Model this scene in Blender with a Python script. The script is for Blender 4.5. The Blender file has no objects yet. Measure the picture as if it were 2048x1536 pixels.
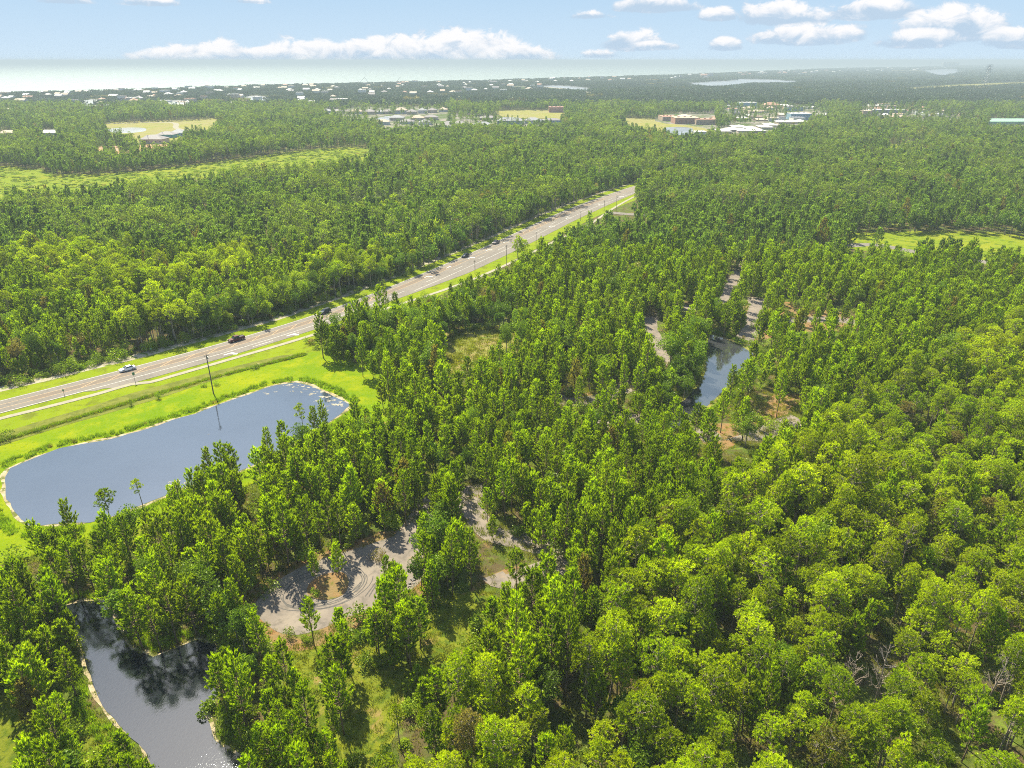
import bpy, bmesh, math, random
import numpy as np
from mathutils import Vector, Matrix, noise
from mathutils.geometry import tessellate_polygon
R = math.radians
sc = bpy.context.scene
col = sc.collection
# ---------------------------------------------------------------- camera
CH, CF, CP = 90.0, 1421.0, R(24.5)          # height, focal length in photo pixels (2048 wide), pitch
cam = bpy.data.cameras.new("camera")
cam.sensor_width = 36.0
cam.lens = 36.0*CF/2048.0
cam.clip_start = 1.0
cam.clip_end = 400000.0
camo = bpy.data.objects.new("camera", cam)
camo.location = (0, 0, CH)
camo.rotation_euler = (math.pi/2-CP, 0, 0)
col.objects.link(camo)
sc.camera = camo
# ---------------------------------------------------------------- light
SUN_EL, SUN_AZ = R(52), R(-30)
sd = Vector((math.sin(SUN_AZ)*math.cos(SUN_EL), math.cos(SUN_AZ)*math.cos(SUN_EL), math.sin(SUN_EL)))
sun = bpy.data.lights.new("sun", 'SUN')
sun.energy = 4.7
sun.angle = R(0.55)
sun.color = (1.0, 0.92, 0.70)
suno = bpy.data.objects.new("sun", sun)
suno.rotation_euler = sd.to_track_quat('Z', 'Y').to_euler()
suno.location = (0, 0, 300)
col.objects.link(suno)
sc.view_settings.view_transform = 'Standard'
sc.view_settings.look = 'None'
sc.view_settings.gamma = 1.0
sc.view_settings.use_curve_mapping = False
sc.view_settings.exposure = 1.55
sc.cycles.use_denoising = False
sc.cycles.max_bounces = 6
sc.cycles.diffuse_bounces = 4
sc.cycles.glossy_bounces = 2
sc.cycles.transmission_bounces = 3
sc.cycles.volume_bounces = 0
sc.cycles.transparent_max_bounces = 8
sc.cycles.sample_clamp_indirect = 4.0
sc.cycles.caustics_reflective = False
sc.cycles.caustics_refractive = False
sc.cycles.filter_width = 1.0

def ang(px, py):
    x, v = px-1024.0, 768.0-py
    fy = CF*math.cos(CP)+v*math.sin(CP); fz = -CF*math.sin(CP)+v*math.cos(CP)
    return math.degrees(math.atan2(x, fy)), math.degrees(math.atan2(fz, math.hypot(x, fy)))

w = bpy.data.worlds.new("World"); sc.world = w; w.use_nodes = True
nt = w.node_tree
for n in list(nt.nodes): nt.nodes.remove(n)
class NT:
    """small helper that chains math nodes"""
    def __init__(s, t): s.t = t
    def new(s, k, **kw):
        n = s.t.nodes.new(k)
        for a, b in kw.items(): setattr(n, a, b)
        return n
    def put(s, sock, v):
        if v is None: return
        if isinstance(v, bpy.types.NodeSocket): s.t.links.new(v, sock)
        else: sock.default_value = v
    def m(s, op, a, b=None, c=None, clamp=False):
        n = s.new('ShaderNodeMath', operation=op, use_clamp=clamp)
        s.put(n.inputs[0], a); s.put(n.inputs[1], b); s.put(n.inputs[2], c)
        return n.outputs[0]
    def ss(s, v, lo, hi, a=0.0, b=1.0, mode='SMOOTHSTEP'):
        n = s.new('ShaderNodeMapRange', interpolation_type=mode)
        s.put(n.inputs[0], v)
        for i, q in enumerate((lo, hi, a, b)): s.put(n.inputs[i+1], q)
        return n.outputs[0]
    def mix(s, f, a, b, blend='MIX'):
        n = s.new('ShaderNodeMix', data_type='RGBA', blend_type=blend)
        s.put(n.inputs[0], f)
        s.put(n.inputs[6], a if not isinstance(a, tuple) else (*a[:3], 1)); s.put(n.inputs[7], b if not isinstance(b, tuple) else (*b[:3], 1))
        return n.outputs[2]
    def noise(s, vec, scale, det=4, rough=.55, dist=0.0):
        n = s.new('ShaderNodeTexNoise'); n.noise_dimensions = '3D'
        s.put(n.inputs['Vector'], vec); n.inputs['Scale'].default_value = scale
        n.inputs['Detail'].default_value = det; n.inputs['Roughness'].default_value = rough
        n.inputs['Distortion'].default_value = dist
        return n.outputs[0]
W = NT(nt)
out = W.new('ShaderNodeOutputWorld'); bg = W.new('ShaderNodeBackground')
sky = W.new('ShaderNodeTexSky', sky_type='NISHITA', sun_disc=False)
sky.sun_elevation = SUN_EL; sky.sun_rotation = SUN_AZ
sky.altitude = 0; sky.air_density = 1.0; sky.dust_density = 0.6; sky.ozone_density = 2.0
tc = W.new('ShaderNodeTexCoord'); sp = W.new('ShaderNodeSeparateXYZ'); nt.links.new(tc.outputs['Generated'], sp.inputs[0])
X, Y, Z = sp.outputs
az = W.m('MULTIPLY', W.m('ARCTAN2', X, Y), 57.2958)
el = W.m('MULTIPLY', W.m('ARCSINE', Z), 57.2958)
cb = W.new('ShaderNodeCombineXYZ'); W.put(cb.inputs[0], az); W.put(cb.inputs[1], W.m('MULTIPLY', el, 1.7))
n1 = W.noise(cb.outputs[0], 0.62, 8, .66, .5)
n2 = W.noise(cb.outputs[0], 0.22, 3, .5)
nn = W.m('SUBTRACT', n1, 0.5)
# cumulus: px centre x, base y, half width, height above the base, strength
CL = [(400,126,150,36,1),(450,126,70,48,1),(540,126,90,34,.9),(620,126,110,50,1),(720,126,90,46,1),(800,127,130,56,1),(940,127,140,70,1),(1040,127,90,42,.95),
      (1272,92,66,34,.85),(1310,96,50,14,.6),(1450,96,34,22,.75),(1435,36,42,22,.7),(1560,40,90,44,.72),(1610,44,50,36,.6),(1600,82,98,34,.78),(1670,76,60,26,.6),
      (1900,70,130,58,.85),(1840,88,90,30,.7),(2050,88,110,36,.7),(1310,18,90,26,.8),(1750,30,110,34,.8),(300,8,60,16,.6),(130,4,50,14,.5),(500,4,40,10,.4),(1180,34,40,14,.45),(1195,112,36,12,.35)]
field = None; shade = None
for (cx, cy, hw, hh, st) in CL:
    a0, e0 = ang(cx, cy); a1, _ = ang(cx+hw, cy); _, e1 = ang(cx, cy-hh)
    wa, he = a1-a0, max(e1-e0, .2)
    dx = W.m('DIVIDE', W.m('SUBTRACT', az, a0), wa)
    dv = W.m('SUBTRACT', el, e0)
    up = W.m('DIVIDE', dv, he)
    # above the base a round dome, under it a quick fall
    dy = W.m('MAXIMUM', up, W.m('MULTIPLY', up, -3.2))
    r2 = W.m('ADD', W.m('POWER', W.m('ABSOLUTE', dx), 2.2), W.m('MULTIPLY', dy, dy))
    f = W.m('MULTIPLY', W.m('SUBTRACT', 1.0, r2), st)
    field = f if field is None else W.m('SMOOTH_MAX', field, f, .18)
    s_ = W.m('ADD', W.m('MULTIPLY', up, 1.0), W.m('MULTIPLY', f, -.15))
    s_ = W.m('MULTIPLY', s_, W.ss(f, -.4, .3))
    shade = s_ if shade is None else W.m('MAXIMUM', shade, s_)
nlow = W.m('SUBTRACT', n2, .5)
dens = W.m('ADD', W.m('ADD', field, W.m('MULTIPLY', nn, 2.2)), W.m('MULTIPLY', nlow, 1.0))
wisp = W.m('MULTIPLY', W.ss(W.m('ADD', W.m('MULTIPLY', field, .55), W.m('MULTIPLY', nn, 2.2)), -.35, .7), .35)
mask = W.m('MAXIMUM', W.m('MULTIPLY', W.ss(dens, -.2, .3), .98), wisp)
lit = W.ss(W.m('ADD', shade, W.m('MULTIPLY', nn, 2.0)), -.05, .75)
# loose high cumulus above the picture, which the ponds mirror
n3 = W.noise(cb.outputs[0], .09, 5, .6, .2)
hi = W.m('MULTIPLY', W.ss(n3, .56, .7), W.ss(el, 7, 12))
mask2 = W.m('MAXIMUM', mask, W.m('MULTIPLY', hi, .5))
skyb = W.mix(1.0, sky.outputs[0], (1.3, 1.15, .95), 'MULTIPLY')
lowsky = W.mix(W.ss(el, 0, 6, 0, 1, 'LINEAR'), (1.85, 2.33, 2.75), (1.25, 1.88, 2.55))
skyc = W.mix(W.ss(el, 8, 50), lowsky, skyb)
cloudc = W.mix(lit, (1.5, 1.92, 2.38), (2.9, 2.88, 2.92))
nt.links.new(W.mix(mask2, skyc, cloudc), bg.inputs[0])
bg.inputs[1].default_value = 0.12
nt.links.new(bg.outputs[0], out.inputs[0])

# ---------------------------------------------------------------- ground <-> picture
def G(px, py, z=0.0):
    x, v = px-1024.0, 768.0-py
    fy = CF*math.cos(CP)+v*math.sin(CP); fz = -CF*math.sin(CP)+v*math.cos(CP)
    t = (z-CH)/fz
    return (x*t, fy*t)
def PJ(x, y, z):
    d = y*math.cos(CP)+(CH-z)*math.sin(CP); v = y*math.sin(CP)-(CH-z)*math.cos(CP)
    return 1024+CF*x/d, 768-CF*v/d
def GP(pts): return [G(*p) for p in pts]
def pip(px, py, poly):
    px = np.asarray(px, float); py = np.asarray(py, float)
    P = np.array(poly, float); res = np.zeros(px.shape, bool)
    cand = (px >= P[:,0].min()) & (px <= P[:,0].max()) & (py >= P[:,1].min()) & (py <= P[:,1].max())
    if not cand.any(): return res
    x, y = px[cand], py[cand]; r = np.zeros(x.shape, bool)
    for i in range(len(P)):
        x1, y1 = P[i]; x2, y2 = P[i-1]
        if y1 == y2: continue
        c = ((y1 > y) != (y2 > y)) & (x < (x2-x1)*(y-y1)/(y2-y1)+x1)
        r ^= c
    res[cand] = r
    return res
ORD = ["leftmost","second from left","third from left","fourth from left","fifth from left","sixth from left","seventh from left","eighth from left","ninth from left","tenth from left","eleventh from left","twelfth from left"]
NUM = "zero one two three four five six seven eight nine ten eleven twelve".split()
def spread(items, one, many, w_, put):
    """items (px, distance, thing): hand every member of a look-alike set a label of its own by its order in the set"""
    items = sorted(items, key=lambda p: p[1]); n = len(items)
    sets = [("", items)] if n <= 9 else [("nearer ", items[:n//2]), ("farther ", items[n//2:])]
    for adj, q in sets:
        q.sort(key=lambda p: p[0]); k = len(q)
        for i, p in enumerate(q):
            if n == 1: lb = "%s %s" % (one, w_)
            elif k == 1: lb = "the %s%s %s" % (adj, one, w_)
            elif k == 2: lb = "%s of two %s%s %s" % (("left", "right")[i], adj, many, w_)
            elif k <= 12: lb = "%s of %s %s%s %s" % ("rightmost" if i == k-1 else ORD[i], NUM[k], adj, many, w_)
            else: lb = "one of many %s%s %s" % (adj, many, w_)
            put(p[2], lb, "%s %s" % (many, w_) if n > 1 else None)
# ---------------------------------------------------------------- tagging
def tag(o, label=None, cat=None, group=None, kind=None):
    if label: o["label"] = label
    if cat: o["category"] = cat
    if group: o["group"] = group
    if kind: o["kind"] = kind
    return o
def link(name, me, parent=None, loc=None):
    o = bpy.data.objects.new(name, me); col.objects.link(o)
    if parent: o.parent = parent
    if loc: o.location = loc
    return o
def empty(name, loc=(0,0,0), rz=0):
    o = bpy.data.objects.new(name, None); col.objects.link(o)
    o.location = loc; o.rotation_euler = (0,0,rz); o.empty_display_size = .5
    return o
# ---------------------------------------------------------------- mesh builder
class MB:
    def __init__(s): s.v = []; s.f = []; s.mi = []
    def add(s, vs, fs, mi=0):
        b = len(s.v); s.v += [tuple(q) for q in vs]
        s.f += [tuple(b+i for i in f) for f in fs]; s.mi += [mi]*len(fs)
    def box(s, c, d, rz=0.0, mi=0, M=None):
        cx, cy, cz = c; dx, dy, dz = d[0]/2, d[1]/2, d[2]/2
        q = [(-dx,-dy,-dz),(dx,-dy,-dz),(dx,dy,-dz),(-dx,dy,-dz),(-dx,-dy,dz),(dx,-dy,dz),(dx,dy,dz),(-dx,dy,dz)]
        ca, sa = math.cos(rz), math.sin(rz)
        q = [(cx+a*ca-b*sa, cy+a*sa+b*ca, cz+e) for a, b, e in q]
        s.add(q, [(0,3,2,1),(4,5,6,7),(0,1,5,4),(1,2,6,5),(2,3,7,6),(3,0,4,7)], mi)
    def tube(s, pts, rad, n=6, mi=0, cap=True):
        pts = [Vector(p) for p in pts]; rings = []
        for i, p in enumerate(pts):
            d = (pts[min(i+1, len(pts)-1)]-pts[max(i-1, 0)]).normalized()
            a = d.orthogonal().normalized() if abs(d.z) < .9 else Vector((1,0,0))
            a = (a-d*a.dot(d)).normalized(); b = d.cross(a)
            rings.append([p+(a*math.cos(2*math.pi*k/n)+b*math.sin(2*math.pi*k/n))*rad[i] for k in range(n)])
        vs = [q for r in rings for q in r]; fs = []
        for i in range(len(pts)-1):
            for k in range(n):
                fs.append((i*n+k, i*n+(k+1)%n, (i+1)*n+(k+1)%n, (i+1)*n+k))
        if cap: fs.append(tuple((len(pts)-1)*n+k for k in range(n))); fs.append(tuple(reversed(range(n))))
        s.add(vs, fs, mi)
    def mesh(s, name, mats, smooth=False):
        me = bpy.data.meshes.new(name); me.from_pydata(s.v, [], s.f)
        for m in (mats if isinstance(mats, (list, tuple)) else [mats]): me.materials.append(m)
        if any(s.mi): me.polygons.foreach_set('material_index', s.mi)
        if smooth: me.polygons.foreach_set('use_smooth', [True]*len(me.polygons))
        me.update(); return me
    def build(s, name, mats, parent=None, smooth=False, loc=None):
        return link(name, s.mesh(name, mats, smooth), parent, loc)
# ---------------------------------------------------------------- materials
MATS = {}
def mat(name):
    m = bpy.data.materials.new(name); m.use_nodes = True
    t = m.node_tree
    for n in list(t.nodes): t.nodes.remove(n)
    return m, NT(t), t
def simple(name, c, rough=.7, spec=.3, metal=0.0, var=.12, scale=2.0, bump=0.0, c2=None, coord='Object'):
    if name in MATS: return MATS[name]
    m, N, t = mat(name)
    o = N.new('ShaderNodeOutputMaterial'); p = N.new('ShaderNodeBsdfPrincipled')
    tc = N.new('ShaderNodeTexCoord')
    nz = N.noise(tc.outputs[coord], scale, 5, .6)
    d = tuple(q*(1-var) for q in c); b = tuple(min(1, q*(1+var)) for q in c)
    if c2: b = c2
    cc = N.mix(N.ss(nz, .32, .68), d, b)
    t.links.new(cc, p.inputs['Base Color'])
    p.inputs['Roughness'].default_value = rough; p.inputs['Specular IOR Level'].default_value = spec
    p.inputs['Metallic'].default_value = metal
    if bump:
        bp = N.new('ShaderNodeBump'); bp.inputs['Strength'].default_value = bump; bp.inputs['Distance'].default_value = .05
        t.links.new(N.noise(tc.outputs[coord], scale*6, 4, .6), bp.inputs['Height']); t.links.new(bp.outputs[0], p.inputs['Normal'])
    t.links.new(p.outputs[0], o.inputs[0]); MATS[name] = m
    return m
def ground_mat(name, layers, base, bump=.6, bscale=1.4, rough=.95):
    """layers: (colour, noise scale, low, high, offset) laid over the base colour one after another"""
    m, N, t = mat(name)
    o = N.new('ShaderNodeOutputMaterial'); p = N.new('ShaderNodeBsdfPrincipled')
    g = N.new('ShaderNodeNewGeometry'); c = base
    for (lc, s_, lo, hi_, off) in layers:
        mp = N.new('ShaderNodeVectorMath', operation='ADD'); t.links.new(g.outputs['Position'], mp.inputs[0]); mp.inputs[1].default_value = (off, off*1.7, 0)
        f = N.ss(N.noise(mp.outputs[0], s_, 6, .62, .4), lo, hi_)
        c = N.mix(f, c, lc)
    t.links.new(c, p.inputs['Base Color']) if not isinstance(c, tuple) else None
    p.inputs['Roughness'].default_value = rough; p.inputs['Specular IOR Level'].default_value = .03
    if bump:
        bp = N.new('ShaderNodeBump'); bp.inputs['Strength'].default_value = bump; bp.inputs['Distance'].default_value = .25
        t.links.new(N.noise(g.outputs['Position'], bscale, 6, .7), bp.inputs['Height']); t.links.new(bp.outputs[0], p.inputs['Normal'])
    t.links.new(p.outputs[0], o.inputs[0])
    return m
def leaf_mat(name, c1, c2, transl=.42, hue=.0, vlo=.7, vhi=1.25):
    m, N, t = mat(name)
    o = N.new('ShaderNodeOutputMaterial')
    at = N.new('ShaderNodeAttribute', attribute_type='GEOMETRY', attribute_name='shade')
    oi = N.new('ShaderNodeObjectInfo')
    ln = N.noise(oi.outputs['Location'], .022, 3, .6)
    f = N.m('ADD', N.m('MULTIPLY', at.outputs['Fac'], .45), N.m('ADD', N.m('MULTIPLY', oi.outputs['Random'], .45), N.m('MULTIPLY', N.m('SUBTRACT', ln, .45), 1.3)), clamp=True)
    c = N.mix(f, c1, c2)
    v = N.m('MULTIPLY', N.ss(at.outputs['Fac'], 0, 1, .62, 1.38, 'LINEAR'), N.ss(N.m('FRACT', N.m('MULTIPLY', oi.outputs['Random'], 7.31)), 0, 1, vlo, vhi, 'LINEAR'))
    c = N.mix(N.ss(N.m('FRACT', N.m('MULTIPLY', oi.outputs['Random'], 23.7)), .975, .995), c, (.24,.19,.06))
    hs = N.new('ShaderNodeHueSaturation'); t.links.new(c, hs.inputs['Color']); t.links.new(v, hs.inputs['Value'])
    d = N.new('ShaderNodeBsdfDiffuse'); tr = N.new('ShaderNodeBsdfTranslucent'); mx = N.new('ShaderNodeMixShader')
    t.links.new(hs.outputs[0], d.inputs[0])
    tcol = N.mix(1.0, hs.outputs[0], (1.1, 1.25, .4), 'MULTIPLY')
    t.links.new(tcol, tr.inputs[0]); mx.inputs[0].default_value = transl
    t.links.new(d.outputs[0], mx.inputs[1]); t.links.new(tr.outputs[0], mx.inputs[2])
    gl = N.new('ShaderNodeBsdfGlossy'); gl.inputs['Roughness'].default_value = .4; gl.inputs[0].default_value = (.9,.95,.8,1)
    m2 = N.new('ShaderNodeMixShader'); m2.inputs[0].default_value = .015
    t.links.new(mx.outputs[0], m2.inputs[1]); t.links.new(gl.outputs[0], m2.inputs[2])
    t.links.new(m2.outputs[0], o.inputs[0])
    return m
def water_mat(name, body, refl, rip, rscale, rough=.04, tint=(.8,.88,1.0), fres=1.0):
    m, N, t = mat(name)
    o = N.new('ShaderNodeOutputMaterial'); g = N.new('ShaderNodeNewGeometry')
    d = N.new('ShaderNodeBsdfDiffuse'); gl = N.new('ShaderNodeBsdfGlossy'); mx = N.new('ShaderNodeMixShader')
    nz = N.noise(g.outputs['Position'], .02, 4, .6)
    t.links.new(N.mix(N.ss(nz, .35, .65), tuple(q*.8 for q in body), tuple(q*1.15 for q in body)), d.inputs[0])
    gl.inputs[0].default_value = (*tint, 1); gl.inputs['Roughness'].default_value = rough
    bp = N.new('ShaderNodeBump'); bp.inputs['Strength'].default_value = rip; bp.inputs['Distance'].default_value = .1
    mp = N.new('ShaderNodeMapping'); t.links.new(g.outputs['Position'], mp.inputs[0]); mp.inputs['Rotation'].default_value = (0,0,.6); mp.inputs['Scale'].default_value = (1,.55,1)
    t.links.new(N.noise(mp.outputs[0], rscale, 5, .6), bp.inputs['Height']); t.links.new(bp.outputs[0], gl.inputs['Normal'])
    lw = N.new('ShaderNodeFresnel'); lw.inputs[0].default_value = 1.33
    fac = N.m('ADD', refl, N.m('MULTIPLY', lw.outputs[0], fres*(1.0-refl)), clamp=True)
    t.links.new(fac, mx.inputs[0]); t.links.new(d.outputs[0], mx.inputs[1]); t.links.new(gl.outputs[0], mx.inputs[2])
    t.links.new(mx.outputs[0], o.inputs[0])
    return m

M_floor = ground_mat("forest_floor", [((.06,.085,.012),.09,.42,.58,0),((.11,.15,.02),.35,.5,.68,31),((.2,.13,.06),.16,.6,.72,77),((.33,.24,.14),.3,.69,.78,140)], (.08,.062,.03), .9, 2.2)
M_farfloor = ground_mat("far_ground", [((.045,.075,.02),.01,.4,.6,0),((.09,.12,.03),.05,.5,.7,9)], (.04,.06,.02), 0)
M_lawn = ground_mat("mown_grass", [((.10,.165,.002),.045,.35,.6,3),((.185,.21,.003),.12,.45,.7,51),((.07,.13,.002),.9,.5,.75,12),((.2,.18,.03),.35,.66,.78,80)], (.14,.185,.002), .4, 3)
M_verge = ground_mat("rough_verge", [((.13,.18,.004),.06,.4,.6,3),((.1,.12,.01),.25,.48,.7,20),((.24,.2,.1),.45,.66,.76,90)], (.15,.19,.006), .5, 2.5)
M_ditch = ground_mat("ditch_grass", [((.09,.105,.018),.3,.42,.6,8),((.22,.19,.09),.3,.6,.74,44)], (.13,.14,.025), .5, 2.5)
M_meadow = ground_mat("meadow_grass", [((.13,.145,.012),.12,.42,.6,5),((.06,.09,.008),.5,.45,.62,71),((.2,.14,.055),.22,.56,.7,21),((.04,.06,.008),1.1,.55,.7,31)], (.11,.13,.012), .8, 2)
M_marsh = ground_mat("marsh_grass", [((.2,.16,.06),.12,.42,.6,5),((.1,.15,.02),.3,.5,.7,71)], (.16,.17,.035), .8, 2)
M_straw = ground_mat("pine_straw", [((.2,.115,.05),.3,.42,.62,5),((.08,.10,.015),.25,.5,.65,71)], (.17,.12,.055), .8, 2)
M_sand = ground_mat("shore_sand", [((.36,.29,.2),.5,.42,.62,5),((.10,.11,.03),.5,.48,.6,15)], (.24,.2,.12), .5, 3)
M_sandlight = ground_mat("sandy_strip", [((.3,.27,.2),.4,.4,.6,5),((.08,.12,.012),.35,.5,.6,15)], (.24,.21,.15), .5, 2)
M_asph = ground_mat("road_asphalt", [((.175,.157,.137),.05,.4,.6,2),((.12,.108,.098),.8,.5,.7,30),((.185,.165,.14),3.0,.6,.8,4)], (.155,.14,.123), .15, 8, .85)
M_oldasph = ground_mat("old_asphalt", [((.2,.17,.14),.12,.4,.6,2),((.12,.105,.09),.5,.45,.7,30),((.22,.16,.105),.3,.58,.72,44)], (.165,.14,.12), .2, 6, .9)
M_conc = ground_mat("path_concrete", [((.26,.24,.18),.4,.4,.6,2)], (.23,.21,.16), .1, 6, .9)
M_turn = ground_mat("turn_lane_tint", [((.165,.13,.1),.3,.4,.6,2)], (.145,.122,.1), .1, 6, .9)
M_white = simple("white_paint", (.45,.45,.43), .6, .3, 0, .1, 3)
M_yel = simple("yellow_paint", (.36,.23,.1), .6, .3, 0, .12, 3)
M_tyre = simple("skid_rubber", (.075,.07,.065), .9, .2, 0, .2, 2)
M_pond = water_mat("pond_water", (.03,.038,.055), .20, .05, 2.4, .03, (.93,.95,.97))
M_pale = water_mat("pale_pond_water", (.03,.032,.035), .2, .06, 2.0, .03, (1.0,.97,.93))
M_dark = water_mat("dark_pond_water", (.008,.010,.013), .09, .10, 3.2, .02, (.82,.9,.95))
M_lake = water_mat("bay_water", (.17,.18,.19), .3, .1, .5, .2, (1,1,1), .3)
M_sea = water_mat("sea_water", (.20,.235,.235), .02, .2, .05, .35, (.85,.97,.93), .12)
M_palepatch = simple("pale_patches", (.27,.25,.2), .9, .1, 0, .25, 1.2)
M_bark = simple("pine_bark", (.17,.125,.09), .95, .1, 0, .3, 3, .5)
M_barkg = simple("grey_bark", (.26,.22,.18), .95, .1, 0, .3, 3, .5)
M_dead = simple("dead_wood", (.27,.22,.18), .95, .1, 0, .2, 3, .3)
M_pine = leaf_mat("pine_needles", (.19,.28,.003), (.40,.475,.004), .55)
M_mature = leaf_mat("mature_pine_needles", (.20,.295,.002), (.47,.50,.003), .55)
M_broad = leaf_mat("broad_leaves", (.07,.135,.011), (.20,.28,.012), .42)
M_ybroad = leaf_mat("yellow_green_leaves", (.17,.255,.005), (.36,.40,.010), .45)
M_olive = leaf_mat("olive_leaves", (.10,.13,.045), (.17,.20,.07), .35)
M_pinef = leaf_mat("far_pine_needles", (.105,.172,.034), (.245,.325,.048), .5)  # far foliage: the blue-grey of distance haze is mixed into these leaf colours
M_oldf = leaf_mat("hazed_old_pine_needles", (.13,.19,.032), (.29,.345,.045), .5)
M_broadf = leaf_mat("hazed_leaves", (.075,.14,.02), (.20,.28,.024), .45)
M_dist = leaf_mat("hazed_far_needles", (.03,.058,.032), (.072,.108,.05), .32)  # distance haze painted into the colour: bluer, greyer copies for the far woods
M_distb = leaf_mat("hazed_far_leaves", (.024,.05,.03), (.06,.095,.045), .32)
M_shrub = leaf_mat("shrub_leaves", (.11,.18,.006), (.26,.33,.01), .45)
M_grassb = leaf_mat("grass_blades", (.15,.19,.006), (.30,.27,.02), .45)
M_reed = leaf_mat("reed_blades", (.17,.28,.003), (.28,.36,.005), .45)
# ================================================================ SETTING
def interp_line(pts, step):
    """Catmull-Rom through ground points, resampled about every step metres"""
    P = [Vector((*p, 0)) for p in pts]; P = [P[0]*2-P[1]]+P+[P[-1]*2-P[-2]]; o = []
    for i in range(1, len(P)-2):
        a, b, c, d = P[i-1:i+3]; n = max(2, int((c-b).length/step))
        for k in range(n):
            t = k/n
            o.append(.5*((2*b)+(c-a)*t+(2*a-5*b+4*c-d)*t*t+(3*b-a-3*c+d)*t**3))
    o.append(P[-2]); return o
def offset_line(line, d):
    o = []
    for i, p in enumerate(line):
        t = (line[min(i+1, len(line)-1)]-line[max(i-1, 0)]).normalized()
        o.append(p+Vector((t.y, -t.x, 0))*(d[i] if isinstance(d, (list, np.ndarray)) else d))
    return o
def ribbon(mb, line, d0, d1, z, mi=0, i0=0, i1=None):
    A, B = offset_line(line, d0), offset_line(line, d1); i1 = len(line) if i1 is None else i1
    A, B = A[i0:i1], B[i0:i1]; n = len(A)
    mb.add([(p.x, p.y, z) for p in A]+[(p.x, p.y, z) for p in B], [(i, n+i, n+i+1, i+1) for i in range(n-1)], mi)
def wob(pts, amp, step, seed=0, closed=True):
    """subdivide an outline and give it an uneven natural edge"""
    o = []; n = len(pts)
    for i in range(n if closed else n-1):
        a, b = pts[i], pts[(i+1) % n]; L = math.hypot(b[0]-a[0], b[1]-a[1]); k = max(1, int(L/step))
        for j in range(k):
            t = j/k; x, y = a[0]+(b[0]-a[0])*t, a[1]+(b[1]-a[1])*t
            v = noise.noise_vector(Vector((x/(step*3.1), y/(step*3.1), seed*7.3)))+noise.noise_vector(Vector((x/step, y/step, seed*3.3)))*.5
            o.append((x+v.x*amp, y+v.y*amp))
    return o
def smooth_poly(pts, it=2):
    for _ in range(it):
        o = []
        for i in range(len(pts)):
            a, b = pts[i], pts[(i+1) % len(pts)]
            o += [(a[0]*.75+b[0]*.25, a[1]*.75+b[1]*.25), (a[0]*.25+b[0]*.75, a[1]*.25+b[1]*.75)]
        pts = o
    return pts
def grow(pts, d):
    c = np.array(pts); n = len(c); A = 0
    for i in range(n): A += c[i-1][0]*c[i][1]-c[i][0]*c[i-1][1]
    s = 1 if A > 0 else -1; o = []
    for i in range(n):
        t = c[(i+1) % n]-c[i-1]; t = t/(np.linalg.norm(t)+1e-9)
        o.append((c[i][0]+s*t[1]*d, c[i][1]-s*t[0]*d))
    return o
def sheet(name, pts, z, m, parent=None, kind='structure', label=None):
    vs = [Vector((x, y, 0)) for x, y in pts]
    tr = tessellate_polygon([vs])
    fs = []
    for a, b, c in tr:
        nz = (vs[b]-vs[a]).cross(vs[c]-vs[a]).z
        fs.append((a, b, c) if nz > 0 else (c, b, a))
    mb = MB(); mb.add([(v.x, v.y, z) for v in vs], fs)
    o = mb.build(name, m, parent)
    if not parent: tag(o, label, None, None, kind)
    return o
# sea and land
M_brush = ground_mat("low_brush", [((.11,.155,.006),.02,.4,.6,5),((.17,.185,.012),.05,.4,.65,7),((.07,.11,.006),.2,.52,.62,17),((.22,.19,.07),.1,.64,.74,47)], (.13,.175,.006), 0)
mb = MB(); S = 150000.0
mb.add([(-S,-3000,-.6),(S,-3000,-.6),(S,S,-.6),(-S,S,-.6)], [(0,1,2,3)])
tag(mb.build("sea", M_sea), kind='structure')
COAST = GP([(-180,200),(0,190),(180,184),(350,179),(520,173),(700,169),(880,164),(1050,160),(1220,155),(1400,149),(1550,142),(1700,136.5),(1850,134),(1950,131),(2048,128)])
LAND = [(-3300,-900),(-2600,900)]+COAST+[(40000,52000),(60000,60000),(60000,-900)]
sheet("far_land", LAND, -.2, M_farfloor)
mb = MB(); nx, ny = 50, 52
gx = np.linspace(-1300, 1700, nx); gy = np.linspace(-80, 2250, ny)
mb.add([(x, y, 0) for y in gy for x in gx], [(j*nx+i, j*nx+i+1, (j+1)*nx+i+1, (j+1)*nx+i) for j in range(ny-1) for i in range(nx-1)])
tag(mb.build("ground", M_floor), kind='structure')

# ---- the highway: far (left) edge line and lanes measured from it towards the camera
far = interp_line([(-185,152),(-148.5,185.9),(-125.1,207.9),(-99.7,234),(-74.7,265),(-50.5,304.8),(-28.5,345.5),(-6.6,388.5),(31.2,466.1),(66,526),(100,578),(140,630),(190,685),(260,745)], 2.5)
nl = len(far)
def at_y(y): return min(range(nl), key=lambda i: abs(far[i].y-y))
i_turn = at_y(201)
wid = np.array([9.9 if i < i_turn else (13.4 if i > i_turn+1 else 11.5) for i in range(nl)])
for _i in range(nl):
    if far[_i].y > 285: wid[_i] = float(np.interp(far[_i].y, [285,330,480,570], [13.4,18.4,18.4,14.0]))
VERGE = None
# verge under the road: from the far tree line to the near one
vfar = offset_line(far, -9.0)
vnear = offset_line(far, np.array([44.0 if p.y < 250 else 26.0 for p in far]))
vp = [(p.x, p.y) for p in vfar]+[(p.x, p.y) for p in reversed(vnear)]
sheet("grass_verge", vp, .03, M_verge)
mb = MB(); ribbon(mb, far, -6.6, -11.5, .06)
sd_ = offset_line(far, -6.6); sd2 = offset_line(far, -11.2)
sheet("sandy_path", wob([(p.x, p.y) for p in sd_[::3]]+[(p.x, p.y) for p in reversed(sd2[::3])], .9, 5, 3), .06, M_sandlight)
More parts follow.
